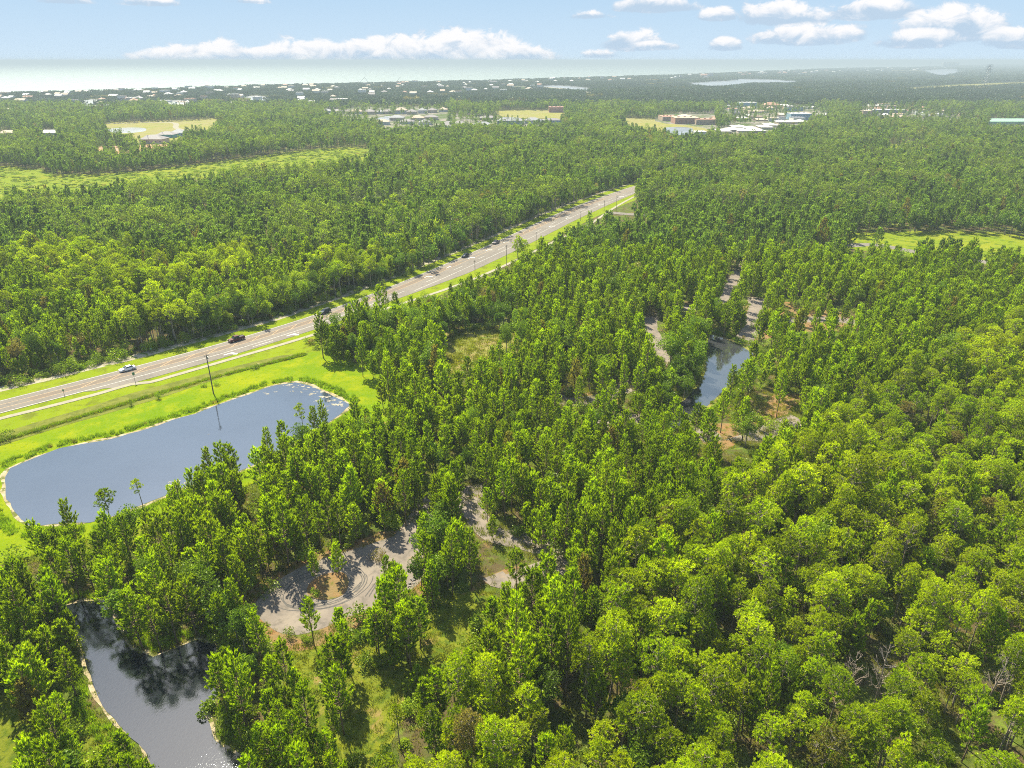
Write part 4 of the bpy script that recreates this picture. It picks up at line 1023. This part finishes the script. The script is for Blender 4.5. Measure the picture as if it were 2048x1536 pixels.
# ================================================================ ROADSIDE POLES AND SIGNS
M_pole = simple("weathered_pole", (.16,.13,.1), .9, .1, 0, .25, 3)
M_metal = simple("galvanised_metal", (.4,.4,.4), .45, .4, .7)
M_signg = simple("sign_face", (.10,.22,.14), .5, .3)
def upole(px, py, h, label, lamp=False):
    x, y = G(px, py); t = tag(empty("utility_pole", (x, y, 0)), label, "utility pole")
    mb = MB(); mb.tube([(0,0,0),(.04,.0,h*.5),(0.0,0,h)], [.19,.16,.12] if h > 12 else [.12,.11,.09], 8); mb.build("pole", M_pole, t)
    mb = MB(); mb.box((0,0,h-.55), (1.3,.12,.14), .6); mb.build("crossarm", M_pole, t)
    for s_ in (-.5, .5):
        mb = MB(); mb.tube([(s_*math.cos(.6),s_*math.sin(.6),h-.48),(s_*math.cos(.6),s_*math.sin(.6),h-.2)], [.06,.045], 6); mb.build("insulator", M_metal, t)
    if h > 10: mb = MB(); mb.tube([(.28,.1,h-1.5),(.28,.1,h-.9)], [.17,.17], 8); mb.build("transformer", M_metal, t)
upole(427,787,12.6,"tall bare utility pole standing on the lawn above the large pond")
upole(1232,425,11,"taller dark pole on the grass by the side road junction")
upole(1208,421,6.5,"short dark pole at the corner of the side road junction")
upole(1161,442,6,"pole on the narrow verge below the hatched median")
upole(1072,494,8,"pole beside the footpath just right of the two tall pines")
upole(1013,531,10,"pole beside the footpath just left of the two tall pines")
upole(950,548,6.5,"pole beside the footpath opposite the dark blue car")
def sign(px, py, h, label, face=(.7,.9), rz=.7):
    x, y = G(px, py); t = tag(empty("road_sign", (x, y, 0), rz), label, "road sign")
    mb = MB(); mb.tube([(0,0,0),(0,0,h)], [.06,.055], 6); mb.build("post", M_pole, t)
    mb = MB(); mb.box((0,-.09,h-.45), (face[0],.05,face[1])); mb.build("panel", M_signg, t)
sign(271,766,3.6,"dark-backed sign on a tall post where the turn lane begins")
sign(129,791,2.2,"small low sign post between road and footpath near the left edge", (.45,.5))
sign(304,708,2.4,"small post sign on the far verge above the white car", (.5,.5))

# ================================================================ VEHICLES
M_tire = simple("tyre_rubber", (.03,.03,.03), .85, .2); M_rim = simple("wheel_rim", (.5,.5,.52), .3, .5, .8)
M_cglass = simple("car_glass", (.03,.04,.05), .08, .7, 0, .1, 1); M_lamp = simple("headlamp_lens", (.75,.76,.78), .15, .6); M_tail = simple("tail_lamp_lens", (.45,.02,.02), .2, .5)
def car(px, py, kind, colr, label, cat, metal=.35):
    x, y = G(px, py); i = at_y(y); tdir = (far[i+1]-far[i]).normalized(); c = far[i]+Vector((tdir.y, -tdir.x, 0))*(.45+LW/2)
    c = c+tdir*((Vector((x, y, 0))-c).dot(tdir))
    hd = -tdir; rz = math.atan2(hd.y, hd.x)
    t = tag(empty(cat.replace(' ', '_'), (c.x, c.y, .10), rz), label, cat)
    paint = simple("car_paint_"+cat.replace(' ', '_')+"_%d" % px, colr, .28, .6, metal, .03, 1)
    if kind == 'sedan': L, Wd, prof, roof = 4.8, 1.82, [(-2.4,.45),(-2.38,.85),(-2.2,1.0),(-1.5,1.03),(1.0,.98),(2.1,.82),(2.38,.62),(2.4,.38)], [(-1.75,1.0),(-1.0,1.42),(.25,1.45),(1.15,.98)]
    elif kind == 'pickup': L, Wd, prof, roof = 5.7, 1.98, [(-2.85,.6),(-2.85,1.15),(-.9,1.16),(1.1,1.16),(2.6,1.05),(2.85,.85),(2.85,.5)], [(-.85,1.15),(-.7,1.85),(.75,1.87),(1.45,1.15)]
    else: L, Wd, prof, roof = 4.8, 1.92, [(-2.4,.5),(-2.4,1.1),(-2.2,1.15),(1.1,1.12),(2.2,.98),(2.4,.75),(2.4,.42)], [(-2.25,1.12),(-1.95,1.72),(.5,1.76),(1.25,1.1)]
    mb = MB(); hw = Wd/2; n = len(prof); zb = .28
    rings = []
    for (u, z) in prof: rings.append([(u,-hw*.97,zb),(u,-hw,z*.62),(u,-hw*.9,z),(u,hw*.9,z),(u,hw,z*.62),(u,hw*.97,zb)])
    vs = [q for r in rings for q in r]; fs = []
    for a in range(n-1):
        for k in range(5): fs.append((a*6+k, (a+1)*6+k, (a+1)*6+k+1, a*6+k+1))
        fs.append((a*6+5, (a+1)*6+5, (a+1)*6, a*6))
    fs.append(tuple(range(5, -1, -1))); fs.append(tuple((n-1)*6+k for k in range(6)))
    mb.add(vs, fs)
    if kind == 'pickup':     # open bed with raised sides
        for s_ in (-1, 1): mb.box((-1.85, s_*(hw*.9-.05), 1.24), (1.9,.1,.18))
        mb.box((-2.8,0,1.24), (.1,Wd*.86,.18))
    b = mb.build("body", paint, t)
    (a0,z0),(a1,z1),(a2,z2),(a3,z3) = roof; k = hw*.86; k2 = hw*.68
    mb = MB(); mb.add([(a0,-k,z0-.02),(a0,k,z0-.02),(a1,-k2,z1-.03),(a1,k2,z1-.03),(a2,-k2,z2-.03),(a2,k2,z2-.03),(a3,-k,z3-.02),(a3,k,z3-.02)], [(0,2,3,1),(2,4,5,3),(4,6,7,5),(0,6,4,2),(1,3,5,7)])
    mb.build("windows", M_cglass, t)
    mb = MB(); mb.box(((a1+a2)/2,0,(z1+z2)/2), (a2-a1+.1,k2*2+.06,.07))
    for s_ in (-1, 1):
        for (p, q) in (((a0,z0),(a1,z1)),((a3,z3),(a2,z2)),(((a0+a3)/2,z0),((a1+a2)/2,z1))): beam(mb, Vector((p[0],s_*k,p[1])), Vector((q[0],s_*k2,q[1])), .045)
    mb.build("roof", paint, t)
    if kind == 'pickup': mb = MB(); mb.box((-1.85,0,1.17), (1.75,Wd*.72,.04)); mb.build("load_bed", simple("bed_liner", (.05,.05,.055), .8), t)
    for u in (-L*.3, L*.3):
        for s_ in (-1, 1):
            mb = MB(); mb.tube([(u,s_*(hw-.2),.34),(u,s_*(hw+.02),.34)], [.34,.34], 14); ty = mb.build("wheel", M_tire, t)
            mb = MB(); mb.tube([(u,s_*(hw+.0),.34),(u,s_*(hw+.035),.34)], [.2,.2], 10); mb.build("rim", M_rim, ty)
    for s_ in (-1, 1):
        mb = MB(); mb.box((L/2-.03,s_*hw*.72,.68 if kind != 'pickup' else .85), (.12,.36,.16)); mb.build("headlight", M_lamp, t)
        mb = MB(); mb.box((-L/2+.02,s_*hw*.8,.85), (.1,.25,.18)); mb.build("tail_light", M_tail, t)
    for s_ in (-1, 1): mb = MB(); mb.box((a3-.25,s_*(hw+.06),1.02), (.14,.14,.12)); mb.build("mirror", paint, t)
car(256,741,'sedan',(.72,.72,.74),"white four-door saloon driving left past the large pond","car",.0)
car(472,681,'pickup',(.10,.035,.04),"dark maroon pickup with an open bed behind the white saloon","pickup truck")
car(648,626,'suv',(.04,.05,.065),"dark car half hidden by the treetops beside the road","car")
car(934,515,'suv',(.02,.03,.045),"dark blue car between the half hidden car and the silver pickup","car")
car(999,488,'pickup',(.16,.14,.15),"dusty grey pickup furthest away on the road","pickup truck")
# debris heap at the cul-de-sac
rs = random.Random(3); mb = MB()
x0, y0 = G(806, 1163)
M_deb = simple("broken_concrete", (.17,.16,.15), .9, .1, 0, .25, 3)
for i in range(46):
    a = rs.uniform(0, 6.28); r = rs.uniform(0, 1.9)**1.0
    mb.box((x0+r*math.cos(a)*1.3, y0+r*math.sin(a), .12+rs.random()*.35*(1-r/2.2)), (rs.uniform(.2,.6), rs.uniform(.12,.35), rs.uniform(.06,.2)), rs.uniform(0, 3))
tag(mb.build("rubble", M_deb), "heap of broken grey rubble on the bay right of the turning circle", "rubble", kind='stuff')

# ================================================================ TREES ON THEIR OWN
MESH = {}
def shared(key, i):
    """crown and trunk meshes of prototype i, made once and shared"""
    if (key, i) not in MESH:
        V, sh, mb, lm, bk, h = PN[key][i]
        MESH[(key, i)] = (geo_mesh(key+"_crown", V, sh, lm), mb.mesh(key+"_trunk", bk, True) if mb and mb.v else None)
    return MESH[(key, i)]
PROTO = {}
def plant(key, i, x, y, rz, s, sz, name, label, cat, group=None):
    if (key, i, name) not in PROTO:
        c, t = shared(key, i); r = empty(name)
        link("crown" if name != 'shrub' else "foliage", c, r)
        if t: link("trunk" if name != 'shrub' else "stem", t, r)
        PROTO[(key, i, name)] = r; o = r
    else:
        r = PROTO[(key, i, name)]; o = r.copy(); col.objects.link(o)
        for ch in r.children:
            c = ch.copy(); col.objects.link(c); c.parent = o
    o.location = (x, y, 0); o.rotation_euler = (0, 0, rz); o.scale = (s, s, sz)
    o["label"] = label; o["category"] = cat
    if group: o["group"] = group
    elif "group" in o: del o["group"]
    return o
MAN = []     # positions of hand placed trees, kept clear by the scatter
def own(key, i, px, py, h, wk, name, label, cat):
    x, y = G(px, py); hp = PN[key][i][5]; sz = h/hp
    MAN.append((x, y, 2.2*wk)); return plant(key, i, x, y, px*.37, sz*wk, sz, name, label, cat)
own('mature',5,285,1010,6.6,1.05,"pine_tree","lone thin pine with an open round crown on the pond's near shore","pine")
own('mature',6,228,1062,10.5,.85,"pine_tree","round-crowned pine left of the lone thin pine at the pond","pine")
own('mature',5,609,872,9.5,.75,"pine_tree","pale airy pine sticking up before the pond's right end","pine")
own('mature',4,1034,552,18,.7,"pine_tree","left one of two tall pines rising beside the highway","pine")
own('mature',1,1048,550,16.5,.65,"pine_tree","right one of two tall pines rising beside the highway","pine")
own('young',0,632,1168,7.5,.72,"pine_tree","slim left pine on the island of the turning circle","pine")
own('young',2,678,1156,7.8,.85,"pine_tree","fuller right pine on the island of the turning circle","pine")
own('young',3,628,1292,10.5,.9,"pine_tree","tall pine in front of the turning circle's near edge","pine")
own('young',4,790,1192,7.6,.85,"pine_tree","bushy pine between the turning circle and the rubble bay","pine")
own('young',6,775,1172,7,.8,"pine_tree","pine close behind the bushy one at the turning circle's right side","pine")
own('young',1,808,1215,7,.8,"pine_tree","low pine in front of the rubble bay","pine")
own('young',8,682,1268,5.5,.9,"pine_tree","small pine on the straw edge below the turning circle","pine")
own('young',5,986,1080,6,.8,"pine_tree","small pale pine at the fork of the woodland lanes","pine")
for i_, (a_, b_, k_, v_, h_) in enumerate([(128,1204,'young',6,12),(160,1197,'young',3,12.5),(192,1192,'young',1,12),(240,1236,'young',4,12.5),(258,1272,'broad',3,9.5),(288,1302,'young',0,12.5),(322,1302,'young',3,11.5),(356,1288,'young',6,12.5),(392,1272,'young',4,12)]):
    own(k_, v_, a_, b_, h_, .95, "pine_tree" if k_ == 'young' else "broadleaf_tree", "%s of nine trees standing over the channel's far bank" % ("rightmost" if i_ == 8 else ORD[i_]), "pine" if k_ == 'young' else "broadleaf tree")
own('bush',5,582,1274,2.6,1.0,"shrub","grey-green round bush on the near edge of the turning circle","shrub")
own('bush',4,533,1188,2.6,1.1,"shrub","dark bush at the left entrance of the turning circle","shrub")
own('bush',0,634,1190,1.6,.9,"shrub","dark low bush at the island's left end","shrub")
own('bush',4,762,1116,2.2,1.0,"shrub","bush on the upper edge of the turning circle","shrub")
own('bush',4,433,772,1.5,1.0,"shrub","dark round bush at the ditch behind the tall utility pole","shrub")
own('bush',0,406,774,1.3,1.1,"shrub","low bush in the ditch left of the tall utility pole","shrub")
own('bush',2,318,798,2.5,.8,"shrub","upright sapling on the ditch line right of its twin","sapling")
own('bush',2,263,812,2.6,.6,"shrub","narrow sapling on the ditch line below the white car","sapling")
own('bush',4,79,864,1.6,.9,"shrub","small bush on the ditch line near the left edge","shrub")
own('bush',4,4,880,3,1.0,"shrub","dark bush where the ditch meets the left edge","shrub")
own('bush',0,512,738,1.5,1.4,"shrub","dark flat bush on the ditch toward the wood corner","shrub")
def dead(px, py, h, seed, label):
    rng = random.Random(seed); x, y = G(px, py); t = tag(empty("dead_tree", (x, y, 0)), label, "dead tree")
    mb = MB(); ax = lambda z: Vector((.25*math.sin(z*.3+seed), .2*math.cos(z*.25), z))
    mb.tube([ax(h*k/7) for k in range(8)], [.2*(1-.82*k/7) for k in range(8)], 6); mb.build("trunk", M_dead, t)
    mb = MB(); z = h*.35
    def br(p, d, L, r, lv):
        q = p+d*L*.5+Vector((0,0,-L*.04)); e = p+d*L+Vector((0,0,L*.12)); mb.tube([p, q, e], [r*.85, r*.6, r*.3], 4, cap=False)
        if lv:
            for _ in range(4):
                b = p.lerp(e, rng.uniform(.35, 1)); dd = (d+Vector((rng.uniform(-1,1), rng.uniform(-1,1), rng.uniform(-.2,.7)))*.75).normalized(); br(b, dd, L*.5, r*.6, lv-1)
    while z < h*.98:
        a = rng.uniform(0, 6.28); br(ax(z), Vector((math.cos(a), math.sin(a), rng.uniform(.5,1.1))).normalized(), h*.17*(1.2-z/h)+.4, .06, 2); z += h*.036
    mb.build("branches", M_dead, t); MAN.append((x, y, 1.2))
dead(1738,1440,14.5,1,"tall bleached dead tree with fine spreading branches in the lower right wood")
dead(1690,1410,10,2,"smaller dead tree left of the tall bleached one")
dead(1962,1450,13,3,"brownish dead tree near the right edge of the lower wood")

# ================================================================ SCATTER
rng = np.random.default_rng(77)
def inz(px, py, zones):
    pr = np.zeros(len(px))
    for poly, p in zones: pr = np.where(pip(px, py, poly), np.maximum(pr, p), pr)
    return pr
PLANTS = []      # (slant, kind, key, variant, x, y, rot, sxy, sz, px, py)
def band(y0, y1, s, lo, hs):
    x, y = lattice(y0, y1, s, rng)
    px, py = PJ(x, y, 0.0)
    keep = (px > -420) & (px < 2470) & (py < 1900); x, y, px, py = x[keep], y[keep], px[keep], py[keep]
    n = len(x); u = rng.random(n)
    mat_ = np.zeros(n, bool)
    for z in MATURE: mat_ |= pip(px, py, z)
    left = (px < 1300) & (y > np.interp(x, [p.x for p in far], [p.y for p in far])) & (y > 150)
    fm = fbm(x, y, 45.0, 3.1); fb = fbm(x, y, 28.0, 9.4); fg = fbm(x, y, 11.0, 5.5)
    key = np.full(n, 'young', dtype=object)
    key[(left | (y > 420)) & (fm > .10+.3*(rng.random(n)-.5))] = 'mature'
    key[mat_ & (rng.random(n) < .84)] = 'mature'
    pb = np.where(left | (y > 450), .13, .05)+np.clip(fb*.9, 0, .5)*np.where(y > 380, 1, .25)
    pb = np.where(mat_ & (y < 300), .04, pb)
    pb = np.maximum(pb, inz(px, py, BROADZ)); key[rng.random(n) < pb] = 'broad'
    key[rng.random(n) < inz(px, py, YELLOW)] = 'ybroad'
    key[rng.random(n) < inz(px, py, OLIVE)] = 'olive'
    key[(rng.random(n) < .006)] = 'ybroad'
    # thinning: mature crowns are wide, and there are gaps
    thin = np.where(key == 'mature', .78, np.where(key == 'young', .88, .62)); thin = thin*np.where(fg < -.36, .4, 1.0)
    if s > 5: thin = np.minimum(1, thin*1.25)
    k2 = u < thin
    src = LO if lo else PN
    tot = []
    for kk in ('young', 'mature', 'broad', 'ybroad', 'olive'):
        idx = np.where(k2 & (key == kk))[0]
        if not len(idx): continue
        sc_ = rng.uniform(.78, 1.16, len(idx))*hs*(1+.28*np.clip(fm[idx], -.5, .5))
        if kk == 'young': sc_ *= np.where(rng.random(len(idx)) < .12, .62, 1)
        if kk in ('mature',) : sc_ *= np.where(left[idx], 1.02, .95)
        hh = sc_*12.5; rr = sc_*(2.2 if kk == 'young' else 2.9)
        okk = np.zeros(len(idx), bool)
        f_ = free(x[idx], y[idx], hh, rr, rng)
        for (mx, my_, mr) in MAN: f_ &= (x[idx]-mx)**2+(y[idx]-my_)**2 > (mr+1.2)**2
        for j in np.where(f_)[0]:
            i = idx[j]; v = int(rng.integers(0, len(src[kk])))
            PLANTS.append((math.sqrt(x[i]**2+y[i]**2+CH**2), 'tree', kk, v, x[i], y[i], rng.uniform(0, 6.28), sc_[j]*rng.uniform(.7, .98), sc_[j]*rng.uniform(.92, 1.12), px[i], py[i], lo))
band(34, 330, 3.15, False, .9)
band(330, 800, 4.0, True, .97)
band(800, 1560, 5.8, True, 1.0)
# a dense dark edge of vine-hung trees along the far side of the highway
edge = offset_line(far, -12.5)
for i in range(0, nl-1, 2):
    p = edge[i]; 
    if p.y > 640: break
    for d in (0, 5):
        if rng.random() < .25: continue
        q = p+Vector((-(far[i+1]-far[i]).normalized().y, (far[i+1]-far[i]).normalized().x, 0))*(d+rng.uniform(0, 3))
        lo_ = q.y > 330; kk = 'ybroad' if rng.random() < (.55 if 225 < q.y < 380 else .08) else 'broad'
        s_ = rng.uniform(.75, 1.3); px_, py_ = PJ(q.x, q.y, 0)
        if free(np.array([q.x]), np.array([q.y]), 9*s_, 2.0, rng)[0]:
            PLANTS.append((math.sqrt(q.x**2+q.y**2+CH**2), 'tree', kk, int(rng.integers(0, len((LO if lo_ else PN)[kk]))), q.x, q.y, rng.uniform(0, 6.28), s_*.72, s_*1.05, px_, py_, lo_))
# shrubs
x, y = lattice(34, 330, 4.6, rng, .48); px, py = PJ(x, y, 0.0)
fo = free(x, y, 2.0, 1.2, rng); fg = fbm(x, y, 9.0, 15.5)
for (mx, my_, mr) in MAN: fo &= (x-mx)**2+(y-my_)**2 > (mr*.8)**2
lawn = pip(x, y, LAWN)
for i in np.where(fo & ~lawn & (px > -350) & (px < 2400) & (py < 1900) & (rng.random(len(x)) < .72+fg))[0]:
    s_ = rng.uniform(.55, 1.45); PLANTS.append((math.sqrt(x[i]**2+y[i]**2+CH**2), 'bush', 'bush', int(rng.integers(0, 6)), x[i], y[i], rng.uniform(0, 6.28), s_, s_, px[i], py[i], False))
for i in range(0, nl-1):      # bushy fringe between sandy strip and wood
    for d in (10.0, 12.0, 14.5):
        if rng.random() < .3: continue
        tt = (far[i+1]-far[i]).normalized(); q = far[i]+Vector((-tt.y, tt.x, 0))*(d+rng.uniform(-.8, .8)); px_, py_ = PJ(q.x, q.y, 0)
        if px_ < -300 or q.y > 620: continue
        s_ = rng.uniform(.6, 1.5); PLANTS.append((math.sqrt(q.x**2+q.y**2+CH**2), 'bush', 'bush', int(rng.integers(0, 6)), q.x, q.y, rng.uniform(0, 6.28), s_, s_, px_, py_, False))
# ---- words that place a tree
ZN = [("at the bottom left corner", [(-300,1400),(240,1400),(330,1700),(-300,1700)]),
      ("between channel and turning circle", [(380,1130),(540,1150),(560,1300),(420,1330)]),
      ("behind the turning circle", [(430,1060),(640,1010),(860,960),(860,1060),(700,1100),(560,1160),(430,1200)]),
      ("on the channel's left bank", [(-300,1180),(150,1180),(250,1500),(-300,1500)]),
      ("on the point above the channel", [(150,1100),(430,1180),(400,1330),(150,1300)]),
      ("on the channel's right bank", [(380,1300),(560,1300),(600,1700),(380,1700)]),
      ("along the big pond's near shore", [(-200,1040),(60,1045),(200,1040),(360,975),(700,820),(760,850),(620,960),(430,1060),(200,1130),(-200,1180)]),
      ("on the grassy slope", [(520,1240),(860,1180),(960,1280),(800,1480),(600,1640),(480,1560)]),
      ("around the lane forks", [(820,960),(1180,960),(1180,1200),(860,1220)]),
      ("below the grassy slope", [(480,1440),(1150,1400),(1150,1800),(480,1800)]),
      ("right of the grassy slope", [(930,1180),(1300,1150),(1220,1460),(900,1470)]),
      ("under the dead trees", [(1640,1440),(2500,1440),(2500,1900),(1640,1900)]),
      ("around the dead trees", [(1640,1250),(2500,1250),(2500,1440),(1640,1440)]),
      ("left below the dead trees", [(1150,1440),(1640,1440),(1640,1900),(1150,1900)]),
      ("left of the dead trees", [(1150,1250),(1640,1250),(1640,1440),(1150,1440)]),
      ("on the right edge", [(1700,850),(2500,850),(2500,1250),(1700,1250)]),
      ("above the dead trees", [(1480,950),(1700,950),(1700,1250),(1480,1250)]),
      ("between lanes and dead trees", [(1180,950),(1480,950),(1480,1250),(1180,1250)]),
      ("between turning circle and big pond", [(200,1000),(860,830),(860,1000),(430,1200),(100,1220)]),
      ("round the woodland pond", [(1150,600),(1650,600),(1650,950),(1150,950)]),
      ("between big pond and marsh", [(560,700),(860,700),(860,860),(700,860)]),
      ("left of the marsh", [(560,560),(870,560),(870,700),(560,700)]),
      ("below the marsh", [(860,730),(1150,730),(1150,860),(860,860)]),
      ("right of the marsh", [(1040,600),(1150,600),(1150,730),(1040,730)]),
      ("between marsh and turning circle", [(700,860),(1150,860),(1150,960),(700,960)]),
      ("along the far highway edge", [(-200,700),(200,640),(700,520),(1300,300),(1300,400),(700,640),(200,780),(-200,860)])]
def where(px, py):
    for w_, poly in ZN:
        if pip([px], [py], poly)[0]: return w_
    return "in the right half" if px > 1300 else ("right of the big pond" if py > 600 and px > 560 else ("across the highway" if px < 1300 else "beyond the marsh"))
look = dict(young=["bright upright pine","slim pointed pine","small low-branched pine","tall straight pine","wide-skirted young pine","thin young pine","high-crowned pine","tallest dark pine","stubby young pine"],
            mature=["round-topped old pine","broad yellow-green pine","compact clumpy pine","open-crowned old pine","massive spreading pine","thin ragged pine","domed mid-sized pine"],
            broad=["dark leafy tree","tall leafy tree","low leafy tree","narrow leafy tree","wide leafy tree"], ybroad=["yellow-green leafy tree","low yellow-green tree","large yellow-green tree"], olive=["grey-green leafy tree","pale olive tree"],
            bush=["low rounded shrub","small dense shrub","upright shrub","ground-hugging shrub","wide spreading shrub","tall loose shrub"])
PLANTS.sort(key=lambda p: p[0])
cnt = dict(pine=0, leafy=0, bush=0); rest = dict(pine=[], leafy=[], bush=[])
CAT = dict(young=('pine','pine_tree','pine'), mature=('pine','pine_tree','pine'), broad=('leafy','broadleaf_tree','broadleaf tree'), ybroad=('leafy','broadleaf_tree','broadleaf tree'), olive=('leafy','broadleaf_tree','broadleaf tree'), bush=('bush','shrub','shrub'))
ONE = {}
for p in PLANTS:
    k, nm, cat = CAT[p[2]]; tx, ty = PJ(p[4], p[5], 9.0*p[8] if p[2] != 'bush' else 1.0)
    inview = -15 < tx < 2063 and ty < 1550 and not p[11]
    if inview and cnt[k] < (285 if k == 'pine' else 290) and (k != 'bush' or p[8] > .85):
        cnt[k] += 1; ONE.setdefault((look[p[2]][p[3]], where(p[9], p[10])), []).append(p)
    else: rest[k].append((p[4], p[5], 0, p[6], p[7], p[8], PID[('lo_' if p[11] else '')+p[2]][p[3]]))
def put_plant(p, lb, gr):
    k, nm, cat = CAT[p[2]]; plant(p[2], p[3], p[4], p[5], p[6], p[7], p[8], nm, lb, cat, gr)
for (lk, w_), ps in ONE.items(): spread([(p[9], -p[10], p) for p in ps], lk, lk+"s", w_, put_plant)
points_object("pine_forest", rest['pine'], "mass of pines that fills the land between road, ponds and town", "forest")
points_object("broadleaf_wood", rest['leafy'], "leafy trees mixed through the pine forest and along the highway", "forest")
points_object("undergrowth", rest['bush'], "low green undergrowth beneath the pines", "undergrowth")
# ---- far woods in patches
rows = []
for (y0, y1, s_, sc_) in ((1560, 3400, 33, 1.0), (3400, 6500, 62, 2.0), (6500, 24000, 150, 5.0)):
    x, y = lattice(y0, y1, s_, rng, .3, .78, 60); px, py = PJ(x, y, 0.0)
    ok = (px > -150) & (px < 2200) & pip(x, y, LAND); x, y, px, py = x[ok], y[ok], px[ok], py[ok]
    ok = free(x, y, 8.0, 13.0*sc_, rng, False)
    for s2 in SOLID: 
        if s2[0][1] > 1400:
            bx, by = (s2[0][0]+s2[1][0])/2, s2[0][1]; kx = 17*sc_; ok &= ~((abs(x-bx) < kx) & (y > by-by*.03) & (y < by+17*sc_) & (rng.random(len(x)) < .8))
    cy = np.interp(px, [-60,0,350,700,1050,1400,1700,1950,2048], [193,190,178,168,160,149,136.5,131,128])
    low = (py-cy < 42) & (px < 1000) | (py-cy < 30) & (px < 1900)
    for i in np.where(ok)[0]:
        kk = 'lowpatch' if low[i] else 'patch'; L_ = PID[kk]
        if low[i] and py[i]-cy[i] < 30 and px[i] < 1050 and rng.random() < .12: continue
        rows.append((x[i], y[i], 0, rng.integers(0, 4)*1.5708, sc_*rng.uniform(.95, 1.1), rng.uniform(.8, 1.25), L_[int(rng.integers(0, len(L_)))]))
points_object("distant_woods", rows, "hazy blue-green woods reaching to the coast", "forest")
# low brush in the light green strips
rows = []
for key in ('brush', 'clear'):
    pts = GP(SEE[key]); a = np.array(pts); x0, x1 = max(a[:,0].min(), -700), a[:,0].max(); y0, y1 = a[:,1].min(), a[:,1].max()
    n = int((x1-x0)*(y1-y0)/45); x = rng.uniform(x0, x1, n); y = rng.uniform(y0, y1, n); ok = pip(x, y, pts)
    for i in np.where(ok)[0]: rows.append((x[i], y[i], 0, rng.uniform(0, 6.28), rng.uniform(.5, 1.3), rng.uniform(.4, 1.2), PID['brush'][int(rng.integers(0, 3))]))
points_object("brush", rows, "light green brush covering the long open strip across the highway", "brush")
# grass tufts and reeds near the camera
rows = []
x, y = lattice(36, 215, 1.15, rng, .5, .78, 10); px, py = PJ(x, y, 0.0)
fg = fbm(x, y, 6.0, 2.2)
ok = (px > -100) & (px < 2150) & (py < 1700)
for s_ in SHEETS[:4]: ok &= ~pip(x, y, s_)
ok &= ~pip(x, y, LAWN) & ~pip(x, y, vp) & (rng.random(len(x)) < .68+fg)
for i in np.where(ok)[0]: rows.append((x[i], y[i], .04, rng.uniform(0, 6.28), rng.uniform(.6, 1.3), rng.uniform(.4, 1.3), PID['grass'][int(rng.integers(0, 3))]))
points_object("wild_grass", rows, "tufts of yellow-green wild grass on the forest floor and clearings", "grass")
rows = []
def along(poly, d0, d1, step, dens, key, hs, test=None):
    P = grow(wob(poly, .4, 2.2, 2), 0)
    for i in range(len(P)):
        a, b = P[i-1], P[i]; L_ = math.hypot(b[0]-a[0], b[1]-a[1]); k = max(1, int(L_/step))
        nx_, ny_ = (b[1]-a[1])/(L_+1e-6), -(b[0]-a[0])/(L_+1e-6)
        for j in range(k):
            if rng.random() > dens: continue
            t = j/k; d = rng.uniform(d0, d1); x_, y_ = a[0]+(b[0]-a[0])*t+nx_*d*SGN, a[1]+(b[1]-a[1])*t+ny_*d*SGN
            if test and not test(x_, y_): continue
            rows.append((x_, y_, .05, rng.uniform(0, 6.28), rng.uniform(.8, 1.4), hs*rng.uniform(.6, 1.4), PID[key][int(rng.integers(0, 3))]))
def sgn(poly):
    A = sum(poly[i-1][0]*poly[i][1]-poly[i][0]*poly[i-1][1] for i in range(len(poly))); return 1 if A > 0 else -1
for pl, d0, d1 in ((POND1, 1.6, 4.2), (POND2, 1.5, 4.5), (POND3, 1.2, 3.5)):
    SGN = sgn(pl)
    for rep in range(4): along(pl, d0, d1, .8, .85, 'reed', 1.0)
SGN = 1
for j in range(1400):     # ditch vegetation
    a = rng.random(); L0 = GP([(-200,962),(-60,905),(0,884),(150,838),(270,802),(420,758),(560,722),(610,709)])
    k = a*(len(L0)-1); i = int(k); t = k-i; x_, y_ = L0[i][0]*(1-t)+L0[i+1][0]*t+rng.normal(0, .35), L0[i][1]*(1-t)+L0[i+1][1]*t+rng.normal(0, .35)
    rows.append((x_, y_, .05, rng.uniform(0, 6.28), rng.uniform(.7, 1.3), rng.uniform(.4, 1.1), PID['reed' if rng.random() < .5 else 'grass'][int(rng.integers(0, 3))]))
for j in range(500):
    x_, y_ = G(rng.uniform(870, 1050), rng.uniform(655, 735)); rows.append((x_, y_, .05, 0, rng.uniform(1, 2), rng.uniform(.8, 1.8), PID['grass'][int(rng.integers(0, 3))]))
points_object("reeds", rows, "bright reeds and rushes lining the pond edges and the ditch", "reeds")

# ================================================================ HAZE
m, N, t = mat("haze_air")
o = N.new('ShaderNodeOutputMaterial'); pv = N.new('ShaderNodeVolumePrincipled')
pv.inputs['Color'].default_value = (.43,.515,.585,1); pv.inputs['Density'].default_value = 0.00019; pv.inputs['Anisotropy'].default_value = .0
t.links.new(pv.outputs[0], o.inputs['Volume'])
mb = MB(); mb.box((0, 73000, 47.2), (340000, 160000, 97.6))
tag(mb.build("haze", m), "thin pale haze over land and sea", "haze", kind='stuff')
